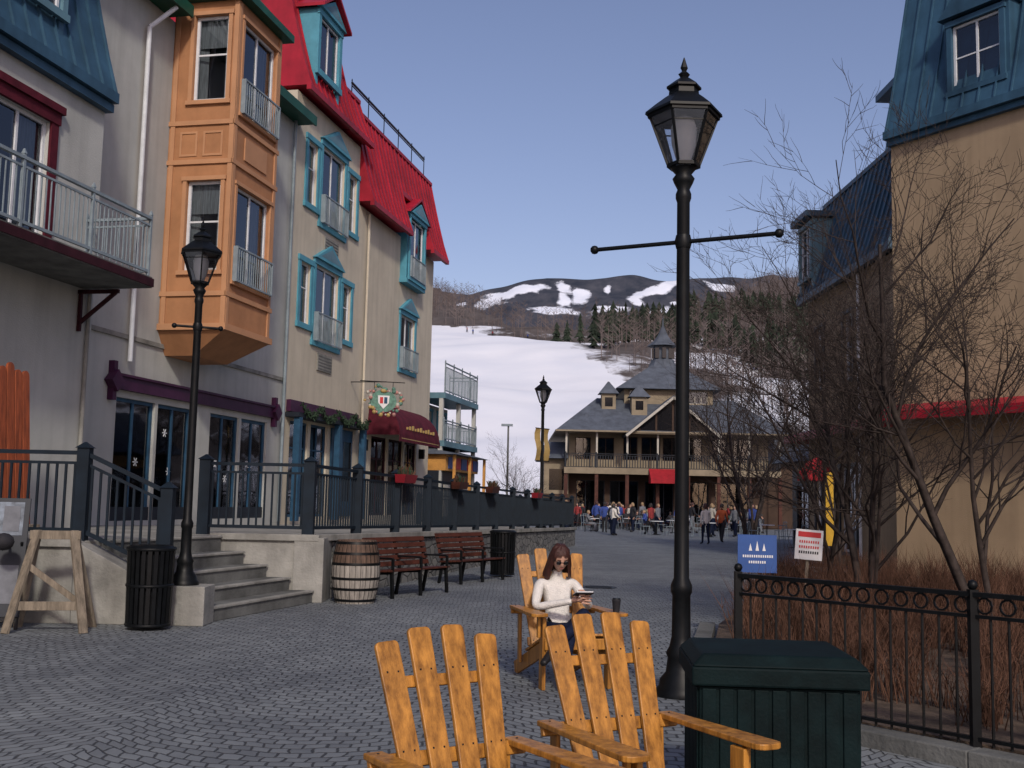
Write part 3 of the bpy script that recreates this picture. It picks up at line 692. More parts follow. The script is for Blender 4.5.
# building 4 behind : balconies and corner shop
g = G('balcony_annex', LO, TH)
o4 = [(30.2, 31.6, 4.3, 5.7), (32.6, 34, 4.3, 5.7)]
wall(g, 'stucco_white', 28.3, 34.4, 0, 6.0, o4, 1.0); body(g, 'stucco_white', 28.3, 34.4, 0, 6.0, 9, 1.0)
for o_ in o4: window(g, *o_, y=1.0, nx=2, casing='blue_trim', curtain=.6)
for z in (4.2, 6.3):
    g.box('balconies', 'blue_roof_pale', 28.6, 34.6, -.5, 1.0, z-.25, z)
    railing(g, [(28.7, -.44, z), (34.5, -.44, z), (34.5, .95, z)], 1.3 if z > 5 else .9, True, .14, 'grey_rail', 'balcony_railing', .05, 1.5)
    for x in (28.7, 31.6, 34.5): g.box('balconies', 'stucco_white', x-.09, x+.09, -.4, -.22, z-2.2, z-.251)
g.box('shop_front', 'storefront_dark', 28.6, 34.4, -.3, .999, 0, 2.89)
g.box('shop_front', 'warm_sign', 28.6, 34.4, -.6, .99, 2.9, 3.6)
g.frus('shop_front', 'shingle', (28.3, 34.8, -1.1, .99), 3.601, (28.9, 34.4, .3, .98), 3.93)
for i in range(5): g.box('shop_front', 'sign_red' if i % 2 else 'sign_blue', 29+1.1*i, 29.9+1.1*i, -.64, -.601, 3.0, 3.5)
for x in (28.8, 31.5, 34.3): g.box('shop_front', 'warm_sign', x-.06, x+.06, -1.0, -.88, 0, 3.6)
for x in (29.4, 31, 32.8): g.box('shop_front', 'lodge_trim', x, x+1.0, -.33, -.301, .9, 2.3)
g.done()

# ------------------------------------------------------------------ right buildings
g = G('tan_building', (9.45, 27, 0), R(-56.8))
wall(g, 'stucco_tan', 0, 15, 0, 10.85, [(6.5, 8, 6, 8)]); window(g, 6.5, 8, 6, 8, casing='blue_roof')
body(g, 'stucco_tan', 0, 15, 0, 10.85, 9)
mansard(g, 'blue_roof', 0.0, 15, 11.05, 15.6, -.22, .9, 9, ex=.9)
g.box('cornice', 'blue_roof', -.03, 15, -.14, .1, 10.72, 10.86)
g.M = T(0, -.05, 0)
for xa in (1.85, 8.):
    window(g, xa, xa+1.25, 11.6, 13.2, nx=2, nz=2, casing='blue_roof', cw=.13, reveal=.1, proud=.06, curtain=.2)
    g.box('dormers', 'blue_roof', xa-.22, xa-.005, .004, 1.8, 11.3, 13.45); g.box('dormers', 'blue_roof', xa+1.255, xa+1.47, .004, 1.8, 11.3, 13.45)
    xm = xa+.625
    v = [(xa-.3, -.18, 13.4), (xa+1.55, -.18, 13.4), (xm, -.18, 14.3), (xa-.3, 1.8, 13.4), (xa+1.55, 1.8, 13.4), (xm, 1.8, 14.3)]
    g.add('dormers', 'blue_roof', v, [(0, 1, 2), (5, 4, 3), (0, 3, 4, 1), (1, 4, 5, 2), (2, 5, 3, 0)])
g.M = Matrix()
def awn(x0, x1, zt):
    v = [(x0, -.002, zt+.18), (x1, -.002, zt+.18), (x1, -.8, zt-.05), (x0, -.8, zt-.05), (x0, -.8, zt-.26), (x1, -.8, zt-.26), (x0, -.002, zt-.26), (x1, -.002, zt-.26)]
    g.add('awning', 'red_roof', v, [(0, 1, 2, 3), (3, 2, 5, 4), (0, 3, 4, 6), (1, 2, 5, 7)])
awn(-.1, 15, 4.0)
g.done()
g = G('tan_wing', (9.55, 35.2, 0), R(-89))
wo = [(.9, 1.7, 5.3, 7.2), (3.6, 4.4, 5.3, 7.2), (.8, 2.2, .4, 2.8), (3.2, 4.6, .4, 2.8)]
wall(g, 'stucco_tan', 0, 8.2, 0, 8.2, wo)
for o_ in wo: window(g, *o_, nx=1 if o_[2] > 4 else 2, nz=2, casing='storefront_dark', cw=.1, curtain=.5)
body(g, 'stucco_tan', 0, 8.2, 0, 8.2, 8)
mansard(g, 'blue_roof', -.1, 8.15, 8.3, 11.4, -.3, .6, 8, ex=.9)
g.M = T(0, -.25, 0); xa = .1
window(g, xa, xa+1.1, 8.9, 10.5, nx=2, nz=2, casing='blue_roof_pale', cw=.12, reveal=.1, proud=.05)
g.box('dormers', 'blue_roof_pale', xa-.2, xa-.004, .004, 1.8, 8.5, 10.7); g.box('dormers', 'blue_roof_pale', xa+1.104, xa+1.3, .004, 1.8, 8.5, 10.7)
g.box('dormers', 'blue_roof', xa-.35, xa+1.45, -.25, 1.8, 10.72, 10.9)
g.M = Matrix()
g.frus('upper_roof', 'blue_roof_pale', (4.4, 7.9, .9, 6), 11.45, (4.6, 7.8, 1.2, 5.5), 13.4); g.box('upper_roof', 'blue_roof', 4.2, 8.0, .8, 6, 13.41, 13.6)
g.tube('downpipe', 'white_paint', (5.2, -.12, .2), (5.2, -.12, 8.1), .045)
awn(0, 8.1, 3.9)
g.done()
g = G('village_shop', (12.8, 50, 0), R(-85))
so = [(.6, 2.4, .3, 2.6), (3, 5, .3, 2.6), (5.6, 7.6, .3, 2.6)]
wall(g, 'storefront_dark', 0, 9, 0, 3.6, so)
for o_ in so: window(g, *o_, frame='bench_wood', nx=3, nz=2, curtain=0)
body(g, 'storefront_dark', 0, 9, 0, 3.6, 5)
g.frus('roof', 'shingle', (-.5, 9.5, -.8, 5.5), 3.6, (1, 8, 1.5, 3.5), 5.6)
g.box('sign_band', 'warm_sign', 1, 5, -.1, -.005, 2.85, 3.4)
g.done()

# ------------------------------------------------------------------ lodge
g = G('lodge', (12.3, 85, 0), 0)
lw = [(-7.3, -6.1, 5.0, 6.7), (-5.6, -4.3, 5.0, 6.7), (-3.6, -2.5, 5.0, 6.8), (-2.2, -.75, 5.0, 6.8), (-.55, .9, 5.0, 6.8), (1.1, 2.5, 5.0, 6.8), (3.3, 4.4, 5.0, 6.8), (4.9, 6.2, 5.0, 6.8)]
lg = [(-7.2, -5, .3, 3.4), (-4.6, -2.4, .3, 3.4), (-1.9, .3, .3, 3.4), (.8, 3, .3, 3.4), (3.5, 6.4, .3, 3.4)]
wall(g, 'lodge_wall', -7.8, 7.6, 3.9, 7.2, lw); wall(g, 'lodge_brown', -7.8, 7.6, 0, 3.9, lg)
for o_ in lw: window(g, *o_, nx=2, nz=1, frame='lodge_brown', curtain=.2)
for o_ in lg: window(g, *o_, nx=3, nz=1, frame='storefront_dark', curtain=0)
body(g, 'lodge_wall', -7.8, 7.6, 0, 7.2, 12)
g.box('deck', 'bench_wood', -8.2, 8.0, -2.2, -.01, 3.9, 4.25); g.box('deck', 'lodge_wall', -8.25, 8.05, -2.25, -2.21, 3.85, 4.3)
for i in range(8): g.box('deck', 'bench_wood', -8.1+2.3*i-.13, -8.1+2.3*i+.13, -2.15, -1.9, 0, 3.9)
railing(g, [(-8.15, -.1, 4.25), (-8.15, -2.15, 4.25), (7.95, -2.15, 4.25), (7.95, -.1, 4.25)], 1.1, True, .2, 'storefront_dark', 'deck_railing', .12, 2.3, bal=.06)
for i in range(8): g.box('deck', 'lodge_trim', -8.1+2.3*i-.07, -8.1+2.3*i+.07, -2.1, -1.97, 5.35, 7.1)
g.frus('roof', 'shingle', (-8.9, 8.7, -2.6, 12.6), 7.1, (-5.5, 5.4, 2.4, 8), 10.0)
g.box('roof', 'lodge_wall', -8.95, 8.75, -2.65, 12.65, 6.98, 7.099)
for x in (-6.5, -5.2, 4.6, 6): g.frus('roof', 'shingle', (x-.35, x+.35, -1.3, 1.6), 7.5, (x-.05, x+.05, -.3, 1.6), 8.6)
wall(g, 'lodge_wall', -3.4, 3.6, 8.8, 10.9, [(-3.0, -1.7, 9.6, 10.6), (1.7, 3.2, 9.6, 10.6)], 1.6)
for o_ in ((-3.0, -1.7, 9.6, 10.6), (1.7, 3.2, 9.6, 10.6)): window(g, *o_, y=1.6, nx=3, frame='lodge_trim', curtain=0)
body(g, 'lodge_wall', -3.4, 3.6, 8.8, 10.9, 8.6, 1.6)
g.frus('roof', 'shingle', (-4.1, 4.3, .9, 9.3), 10.7, (-1.0, 1.2, 4, 6.2), 12.9)
g.lathe('cupola', 'shingle', [(1.25, 12.8), (1.0, 13.3), (.95, 13.5)], (.1, 5.1, 0), 8, False); g.lathe('cupola', 'shingle', [(.8, 13.3), (.8, 14.7)], (.1, 5.1, 0), 8, False)
for i in range(8): g.box('cupola', 'lens', .1+.78*math.cos(i*.785)-.16, .1+.78*math.cos(i*.785)+.16, 5.1+.78*math.sin(i*.785)-.16, 5.1+.78*math.sin(i*.785)+.16, 13.6, 14.45)
g.lathe('cupola', 'shingle', [(1.3, 14.65), (.75, 15.1), (.4, 15.6), (.07, 16.4), (.02, 17.2)], (.1, 5.1, 0), 8, False)
gx0, gx1, gz, gp = -3.2, 2.9, 7.0, 9.6; gm = (gx0+gx1)/2
for sx in (gx0-.5, gx1+.5):
    v = [(sx, -3.0, gz-.35), (gm, -3.0, gp), (gm, 3.5, gp), (sx, 3.5, gz-.35)]; g.add('gable', 'shingle', v+[(x, y, z+.22) for x, y, z in v], [(0, 1, 2, 3), (4, 5, 6, 7), (0, 1, 5, 4), (0, 3, 7, 4)])
    g.beam('gable', 'lodge_trim', (sx, -3.03, gz-.3), (gm, -3.03, gp+.05), .08, .18, (0, 0, 1))
g.add('gable', 'lens', [(gx0, -2.5, gz), (gx1, -2.5, gz), (gm, -2.5, gp-.15)], [(0, 1, 2)])
for t in (-.5, -.25, 0, .25, .5): g.box('gable', 'lodge_brown', gm+t*5-.07, gm+t*5+.07, -2.56, -2.51, gz, gz+(gp-gz)*(1-abs(t)*1.64)-.1)
g.box('gable', 'lodge_wall', gx0, gx1, -2.57, -2.5, gz-.1, gz+.1)
for cx, cy, w, zb, zt in ((-4.7, 1.2, .55, 8.4, 10.2), (-2.4, .4, .6, 8.4, 9.9)):
    g.box('turret', 'lodge_wall', cx-w, cx+w, cy-w, cy+w, zb, zt); g.frus('turret', 'shingle', (cx-w-.25, cx+w+.25, cy-w-.25, cy+w+.25), zt, (cx-.05, cx+.05, cy-.05, cy+.05), zt+1.0)
    g.box('turret', 'lens', cx-.3, cx+.3, cy-w-.02, cy-w-.001, zt-1.0, zt-.3)
g.frus('left_wing_roof', 'shingle', (-10.2, -7.9, -1, 8), 5.0, (-9.5, -7.9, 2, 6), 6.4); g.box('left_wing', 'lodge_wall', -9.7, -7.81, -.4, 7, 0, 5)
g.box('left_wing', 'lens', -9.3, -8.2, -.43, -.401, 2.6, 4.2); g.box('left_wing', 'lodge_brown', -9.72, -7.82, -.45, -.431, 0, 2.3)
g.box('side_wall', 'lodge_brown', 7.61, 11.5, 1, 9, 0, 5); g.frus('side_roof', 'shingle', (7.6, 12, .4, 9.6), 5, (7.6, 10, 3, 6), 7)
v = [(-1.9, -2.3, 4.3), (.8, -2.3, 4.3), (.8, -3.6, 3.5), (-1.9, -3.6, 3.5), (-1.9, -3.6, 3.2), (.8, -3.6, 3.2)]
g.add('entrance_awning', 'red_cloth', v+[(-1.9, -2.3, 3.2), (.8, -2.3, 3.2)], [(0, 1, 2, 3), (3, 2, 5, 4), (0, 3, 4, 6), (1, 2, 5, 7)])
g.done()

def parasol(loc, mt, r=1.5, h=2.6, rz=0):
    g = G('parasol', loc, rz)
    g.tube('pole', 'white_paint', (0, 0, 0), (0, 0, h+.1), .025, n=8)
    n = 8; rings = [(r, h-.45), (r*.6, h-.12), (.02, h+.08)]
    v = []; f = []
    for rr, z in rings:
        for i in range(n): v.append((rr*math.cos(i*.785), rr*math.sin(i*.785), z))
    for k in range(2):
        for i in range(n): f.append((k*n+i, k*n+(i+1) % n, (k+1)*n+(i+1) % n, (k+1)*n+i))
    v2 = v[:n]+[(x, y, z-.18) for x, y, z in v[:n]]
    g.add('canopy', mt, v, f); g.add('canopy', mt, v2, [(i, (i+1) % n, n+(i+1) % n, n+i) for i in range(n)])
    for i in range(n): g.tube('ribs', 'iron', (0, 0, h-.3), (r*.6*math.cos(i*.785), r*.6*math.sin(i*.785), h-.14), .01, n=4)
    g.lathe('base', 'iron', [(.28, 0), (.28, .06), (.05, .1)], n=12); g.done()
parasol((8.7, 31, 0), 'red_cloth', .62, 3.0)

# ------------------------------------------------------------------ lamps
def lamp(loc, rz=0, scale=1., arm=.8, banners=False):
    g = G('street_lamp', loc, rz, scale)
    g.lathe('post', 'iron', [(.22, 0), (.22, .05), (.19, .08), (.18, .14), (.13, .2), (.115, .32), (.13, .36), (.10, .42), (.082, .5), (.078, .85), (.092, .88), (.092, .94), (.066, 1.0), (.062, 1.6), (.060, 3.0), (.057, 4.34), (.07, 4.38), (.07, 4.42), (.055, 4.46), (.085, 4.52), (.10, 4.56), (.07, 4.6), (.12, 4.66)], n=20)
    if arm:
        g.tube('crossbar', 'iron', (-arm, 0, 3.98), (arm, 0, 3.98), .02, n=8)
        for s in (-1, 1): g.sphere('crossbar', 'iron', (s*arm, 0, 3.98), .042, 10)
        g.lathe('crossbar', 'iron', [(.065, 3.92), (.08, 3.98), (.065, 4.04)], n=12)
    n = 6; rb, rt, z0, z1 = .14, .315, 4.68, 5.14
    P = lambda r, i, z: Vector((r*math.cos(i*math.pi/3+.5), r*math.sin(i*math.pi/3+.5), z))
    for i in range(n):
        g.quad('glass_panes', 'lamp_glass', P(rb, i, z0), P(rb, i+1, z0), P(rt, i+1, z1), P(rt, i, z1))
        g.beam('lantern', 'iron', P(rb, i, z0), P(rt, i, z1+.01), .022, .022); g.beam('lantern', 'iron', P(rb, i, z0), P(rb, i+1, z0), .03, .03)
        g.beam('lantern', 'iron', P(rt, i, z1), P(rt, i+1, z1), .035, .04)
        zz = z1-.1; rr = rt-.1*(rt-rb)/(z1-z0); g.beam('lantern', 'iron', P(rr, i, zz), P(rr, i+1, zz), .012, .012)
    g.lathe('lantern', 'iron', [(.355, 5.15), (.35, 5.175), (.26, 5.25), (.17, 5.32), (.14, 5.34), (.135, 5.39), (.16, 5.40), (.16, 5.42), (.08, 5.48), (.035, 5.51), (.055, 5.54), (.02, 5.57), (.035, 5.60), (.004, 5.7)], n=6, smooth=False, rot=.5)
    g.lathe('globe', 'sign_white', [(.06, 4.67), (.07, 4.74), (.11, 4.88), (.12, 5.02), (.09, 5.12)], n=12)
    if banners:
        for s in (-1, 1):
            g.tube('banner', 'iron', (0, 0, 3.7), (s*.42, 0, 3.7), .015, n=6); g.tube('banner', 'iron', (0, 0, 2.5), (s*.42, 0, 2.5), .015, n=6)
            v = []; nn = 6
            for k in range(nn+1):
                z = 3.7-1.2*k/nn; w = .03*math.sin(k*1.3)
                v += [(s*.1, w, z), (s*.4, w+.04*math.sin(k), z)]
            g.add('banner', 'gold', v, [(2*k, 2*k+1, 2*k+3, 2*k+2) for k in range(nn)])
    g.done()
lamp((1.487, 9.54, 0), R(-27), .985, .86)
lamp((-4.05, 13.97, .48), R(20), .82, .35)
lamp((1.15, 40, .66), R(50), .98, 0, True)
g = G('floodlight_pole', (-.15, 62, 0)); g.tube('pole', 'concrete_dark', (0, 0, 0), (0, 0, 5.9), .07, .05); g.box('head', 'grey_rail', -.4, .25, -.15, .15, 5.85, 5.97); g.done()

# ------------------------------------------------------------------ street furniture
def rounded_board(g, part, mt, p, d, side, L_, w0, w1, th, corner=None):
    p = Vector(p); d = Vector(d).normalized(); side = Vector(side).normalized(); nrm = d.cross(side).normalized()*th/2
    out = [(-w0/2, 0), (w0/2, 0)]; r = w1/2 if corner is None else corner
    for sx in (1, -1):
        for k in range(5):
            t = math.pi/2*k/4 if sx > 0 else math.pi/2+math.pi/2*k/4
            out.append((sx*(w1/2-r)+r*math.cos(t), L_-r+r*math.sin(t)))
    n = len(out); v = [p+side*x+d*y-nrm for x, y in out]+[p+side*x+d*y+nrm for x, y in out]
    g.add(part, mt, v, [list(range(n))[::-1], list(range(n, 2*n))]+[(i, (i+1) % n, n+(i+1) % n, n+i) for i in range(n)])
def adirondack(loc, rz, scale=1.):
    g = G('adirondack_chair', loc, rz, scale); W = 'chair_wood'
    for s in (-1, 1):
        rounded_board(g, 'arms', W, (s*.33, .38, .575), (0, -1, .012), (1, 0, 0), .84, .085, .14, .026, .05)
        g.box('legs', W, s*.27-.015, s*.27+.015, -.36, -.26, 0, .56)
        g.beam('legs', W, (s*.245, -.36, .34), (s*.245, .62, .03), .025, .12)
        g.box('legs', W, s*.305-.012, s*.305+.012, -.33, -.29, .4, .56)
        g.beam('legs', W, (s*.285, .34, .12), (s*.285, .36, .56), .022, .07, (0, 1, 0))
        for y in (-.31, .33): g.lathe('screws', 'iron', [(.006, 0), (.005, .003)], (s*.33, y, .589), 8)
    g.box('seat', W, -.27, .27, -.385, -.362, .31, .395)
    for i in range(6):
        t = i/5; y = -.33+.51*t; z = .412-.165*t
        g.beam('seat', W, (-.27, y, z), (.27, y, z), .085, .02, (0, .3, 1))
    L_ = [.87, .92, .925, .88]; up = Vector((0, .36, .93)).normalized()
    for i in range(4):
        k = i-1.5; d = Vector((k*.054, up.y, up.z)).normalized()
        rounded_board(g, 'backrest', W, (k*.115, .16, .20), d, (1, 0, -k*.054), L_[i], .09, .108, .022, .022)
        for h in (.12, .42, .74):
            q = Vector((k*.115, .16, .20))+d*h; nn = d.cross(Vector((1, 0, -k*.054))).normalized()
            for sx in (-.025, .025): g.beam('screws', 'iron', q+Vector((sx, 0, 0))+nn*.0105, q+Vector((sx, 0, 0))+nn*.0125, .008, .008); g.beam('screws', 'iron', q+Vector((sx, 0, 0))-nn*.0125, q+Vector((sx, 0, 0))-nn*.0105, .008, .008)
    def bp(h): return Vector((0, .16, .2))+up*h+Vector((0, .024, -.01))
    a = bp(.12); g.beam('braces', W, a+Vector((-.25, 0, 0)), a+Vector((.25, 0, 0)), .022, .07, up)
    a = bp(.42); g.beam('braces', W, a+Vector((-.37, 0, -.03)), a+Vector((.37, 0, -.03)), .03, .06, up)
    a = bp(.70); g.beam('braces', W, a+Vector((-.22, 0, 0)), a+Vector((.22, 0, 0)), .022, .05, up)
    g.done(.005)
adirondack((-.045, 4.42, 0), R(32.7)); adirondack((.65, 5.10, 0), R(25.5)); adirondack((.52, 10.1, 0), R(14), 1.1)

g = G('litter_bin', (1.40, 6.0, 0), R(-4))
g.box('body', 'bin_green', -.40, .40, -.36, .36, .06, .70); g.box('base', 'bin_green', -.37, .37, -.33, .33, 0, .059)
for i in range(9):
    g.box('slats', 'bin_green', -.385+.087*i, -.385+.087*i+.07, -.372, -.3605, .08, .69)
    g.box('slats', 'bin_green', -.41, -.4005, -.345+.078*i, -.345+.078*i+.062, .08, .69)
g.box('lid', 'bin_green', -.44, .44, -.40, .40, .705, .80); g.frus('lid', 'bin_green', (-.44, .44, -.40, .40), .801, (-.38, .38, -.34, .34), .86)
g.done(.012)

def round_bin(loc):
    g = G('litter_bin', loc)
    g.lathe('drum', 'dark_room', [(.2, .05), (.22, .9)], n=20)
    for i in range(24):
        t = i*.2618; g.beam('slats', 'iron', (.25*math.cos(t), .25*math.sin(t), .04), (.27*math.cos(t), .27*math.sin(t), .93), .045, .012, (math.cos(t), math.sin(t), 0))
    for z, r in ((.04, .26), (.5, .272), (.93, .285)): g.lathe('rings', 'iron', [(r, z), (r+.01, z+.02), (r, z+.04), (r-.03, z+.02)], n=24)
    g.lathe('rings', 'iron', [(.285, .93), (.25, .99), (.15, .99), (.15, .9)], n=24); g.done()
round_bin((-4.28, 13.35, 0)); round_bin((-.12, 24, 0))

g = G('wine_barrel', (-2.36, 17.3, 0))
R_ = lambda z: .30+.075*math.sin(math.pi*z/.96)
g.lathe('staves_lower', 'barrel_pale', [(R_(z*.06), z*.06) for z in range(0, 11)], n=28); g.lathe('staves_upper', 'barrel_wood', [(R_(.6+z*.06), .6+z*.06) for z in range(0, 7)]+[(.27, .96), (.27, .92)], n=28)
for i in range(28):
    t = (i+.5)*2*math.pi/28
    for k in range(16):
        z0_, z1_ = k*.06, (k+1)*.06; g.beam('seams', 'iron', (R_(z0_)*math.cos(t), R_(z0_)*math.sin(t), z0_), (R_(z1_)*math.cos(t), R_(z1_)*math.sin(t), z1_), .006, .004, (math.cos(t), math.sin(t), 0))
for z in (.03, .2, .36, .58, .74, .9): g.lathe('hoops', 'iron', [(R_(z)+.004, z), (R_(z+.04)+.008, z+.02), (R_(z+.04)+.004, z+.04)], n=28)
g.done()

def bench(loc, rz, L_=1.85):
    g = G('park_bench', loc, rz)
    for x in (-L_/2+.08, 0, L_/2-.08):
        g.beam('frame', 'iron', (x, -.25, 0), (x, -.22, .42), .05, .05); g.beam('frame', 'iron', (x, .25, 0), (x, .17, .42), .05, .05)
        g.beam('frame', 'iron', (x, -.25, .41), (x, .2, .38), .05, .04); g.beam('frame', 'iron', (x, .17, .38), (x, .33, .92), .05, .04)
        g.beam('frame', 'iron', (x, -.24, .64), (x, .24, .64), .05, .03); g.beam('frame', 'iron', (x, -.24, .42), (x, -.24, .64), .04, .04)
    for i in range(5): g.beam('seat', 'bench_wood', (-L_/2, -.22+.095*i, .445-.006*i), (L_/2, -.22+.095*i, .445-.006*i), .078, .03)
    for i in range(5):
        t = .1+i*.1; g.beam('backrest', 'bench_wood', (-L_/2, .175+.16*t/.54*.95, .42+t), (L_/2, .175+.16*t/.54*.95, .42+t), .025, .08, (0, .28, 1))
    g.done(.004)
bench((-1.68, 18.9, 0), R(62)); bench((-.72, 22.3, 0), R(62))

g = G('sandwich_board', (-5.3, 13.0, 0), R(12))
for s in (-1, 1):
    g.beam('frame', 'old_wood', (s*.42, -.3, 0), (s*.2, 0, 1.15), .1, .04); g.beam('frame', 'old_wood', (s*.42, .35, 0), (s*.2, .02, 1.15), .1, .04)
g.beam('frame', 'old_wood', (-.36, -.2, .3), (.36, -.2, .3), .03, .1); g.beam('frame', 'old_wood', (-.3, -.1, .78), (.36, -.1, .3), .03, .07)
g.beam('frame', 'old_wood', (-.28, 0, 1.1), (.28, 0, 1.1), .06, .1)
g.done(.004)
g = G('poster_stand', (-5.95, 12.9, 0), R(14))
g.M = Matrix.Rotation(R(-12), 4, 'X')
g.box('board', 'storefront_dark', -.3, .3, .0, .03, .15, 1.55); g.box('poster', 'poster_grey', -.24, .24, -.006, -.001, 1.1, 1.5); g.box('poster', 'jk_grey', .02, .2, -.012, -.007, 1.15, 1.45)
g.box('poster', 'jk_grey', -.24, .24, -.006, -.001, .3, .75)
for s in (-1, 1): g.box('legs', 'iron', s*.27-.02, s*.27+.02, .031, .06, 0, 1.5)
g.M = Matrix(); g.sphere('helmet', 'jk_black', (.12, -.2, 1.02), .12, 12, (1, 1.1, .85)); g.beam('arm', 'iron', (.12, -.18, 1.0), (.12, .2, .95), .03, .03)
for s in (-1, 1): g.beam('legs', 'iron', (s*.25, .2, 1.0), (s*.25, .55, 0), .03, .03)
g.done(.003)

g = G('ski_rack', (-7.62, 17.05, 1.0), TH)
for i in range(7):
    rounded_board(g, 'skis', 'ski_orange', (-1.12+.18*i, -.25, .1), (0, .08, 1), (1, 0, 0), 2.4+.06*math.sin(i*2), .165, .16, .04)
g.beam('rails', 'old_wood', (-1.4, -.12, .7), (.1, -.12, .7), .05, .1); g.beam('rails', 'old_wood', (-1.4, -.05, 1.6), (.1, -.05, 1.6), .05, .1); g.box('base', 'old_wood', -1.4, .1, -.4, .2, 0, .1)
g.done(.005)

# fence on the right
g = G('iron_fence')
F = [Vector((1.8, 8.7, 0)), Vector((3.02, 7.24, 0)), Vector((4.3, 5.71, 0)), Vector((5.6, 4.15, 0))]
for k in range(3):
    a, b = F[k], F[k+1]; Ln = (b-a).length; dd = (b-a).normalized()
    for z, w, t in ((1.07, .055, .03), (.93, .035, .022), (.16, .035, .022)): g.beam('rails', 'iron', a+Vector((0, 0, z)), b+Vector((0, 0, z)), w, t)
    n = int(Ln/.115)
    for i in range(1, n):
        p = a.lerp(b, i/n); g.beam('balusters', 'iron', p+Vector((0, 0, .12)), p+Vector((0, 0, .93)), .014, .014)
    m = int(Ln/.145)
    for i in range(m):
        c_ = a.lerp(b, (i+.5)/m)+Vector((0, 0, 1.0)); nn = 10
        for q in range(nn):
            t0, t1 = 6.283*q/nn, 6.283*(q+1)/nn
            g.beam('rings', 'iron', c_+dd*.05*math.cos(t0)+Vector((0, 0, .05*math.sin(t0))), c_+dd*.05*math.cos(t1)+Vector((0, 0, .05*math.sin(t1))), .012, .012)
for p in F:
    g.box('posts', 'iron', p.x-.028, p.x+.028, p.y-.028, p.y+.028, 0, 1.1); g.sphere('posts', 'iron', (p.x, p.y, 1.13), .035, 8)
    g.box('posts', 'iron', p.x-.07, p.x+.07, p.y-.07, p.y+.07, 0, .02)
g.done()
g = G('kerb')
pl = [Vector((2.6, 14.5, 0)), Vector((1.9, 11.2, 0)), Vector((1.72, 8.75, 0)), Vector((2.98, 7.16, 0)), Vector((5.7, 3.9, 0))]
for k in range(len(pl)-1):
    a, b = pl[k], pl[k+1]; g.beam('kerb', 'concrete_dark', a+Vector((0, 0, .05)), b+Vector((0, 0, .05)), .2, .12)
g.done(.01)
bed = [(1.95, 8.8), (3.1, 7.45), (5.9, 4.2), (13, 4.2), (14, 14), (10.5, 24.5), (8.8, 27.3), (5.6, 23), (2.75, 14.5), (2.05, 11.2)]
g = G('planting_bed'); g.prism('soil', 'soil', bed, -.02, .09); g.done()
def inpoly(x, y, P):
    c = False; j = len(P)-1
    for i in range(len(P)):
        if (P[i][1] > y) != (P[j][1] > y) and x < (P[j][0]-P[i][0])*(y-P[i][1])/(P[j][1]-P[i][1])+P[i][0]: c = not c
        j = i
    return c
v = []; f = []; cl = []
while len(cl) < 560:
    x = random.uniform(1.9, 11); y = random.uniform(7, 21)
    if inpoly(x, y, bed) and inpoly(x-.25, y, bed): cl.append((x, y))
for x, y in cl:
    H = random.uniform(.4, .9)*(1.1 if y > 11 else .85)
    for k in range(30):
        bx, by_ = x+random.gauss(0, .07), y+random.gauss(0, .07); a = random.uniform(0, 6.28); ln = H*random.uniform(.6, 1.15); sp_ = random.uniform(.1, .6)*ln
        p0 = Vector((bx, by_, .08)); p1 = Vector((bx+sp_*.4*math.cos(a), by_+sp_*.4*math.sin(a), .08+ln*.55)); p2 = Vector((bx+sp_*math.cos(a), by_+sp_*math.sin(a), .08+ln)); w = .0055
        a2 = random.uniform(0, 3.14); sd = Vector((math.cos(a2), math.sin(a2), 0))*w
        o = len(v); v += [p0-sd, p0+sd, p1+sd*.7, p1-sd*.7, p2]; f += [(o, o+1, o+2, o+3), (o+3, o+2, o+4)]
        for _ in range(2):
            q = p1+Vector((random.gauss(0, .11), random.gauss(0, .11), ln*random.uniform(.1, .35))); o = len(v); v += [p1-sd*.6, p1+sd*.6, q]; f.append((o, o+1, o+2))
raw_obj('dry_shrubs', v, f, 'twig')

# signs
g = G('blue_sign', (3.0, 13.4, 0), R(-8))
g.box('board', 'sign_blue', -.23, .23, -.02, .02, .82, 1.27); g.box('posts', 'iron', -.22, -.18, .021, .05, 0, 1.25); g.box('posts', 'iron', .18, .22, .021, .05, 0, 1.25)
for z, w in ((1.0, .17), (.93, .10)):
    x = -w
    while x < w: g.box('lettering', 'sign_white', x, x+.016, -.024, -.0205, z, z+.03); x += .026
for x in (-.08, 0, .08): g.add('lettering', 'sign_white', [(x-.02, -.0225, 1.08), (x+.02, -.0225, 1.08), (x, -.0225, 1.17+.03*(x == 0))], [(0, 1, 2)])
g.done()
g = G('notice_sign', (3.95, 14.9, 0), R(-5))
g.M = Matrix.Rotation(R(4), 4, 'Y')
g.box('board', 'sign_white', -.18, .18, -.02, .02, .92, 1.32); g.box('stake', 'old_wood', -.02, .02, .021, .05, 0, 1.3)
g.box('lettering', 'sign_red', -.15, .15, -.024, -.0205, 1.22, 1.29)
for i in range(3):
    x = -.13
    while x < .12: g.box('lettering', 'sign_red' if i < 2 else 'jk_black', x, x+.018, -.024, -.0205, 1.14-.07*i, 1.175-.07*i); x += .03
g.done()
g = G('yellow_banner', (7.75, 27.2, 0)); g.tube('pole', 'iron', (0, 0, 0), (0, 0, 2.7), .03); g.box('cloth', 'yellow_cloth', .03, .22, -.01, .01, .7, 2.5); g.box('base', 'iron', -.2, .2, -.2, .2, 0, .05); g.done()

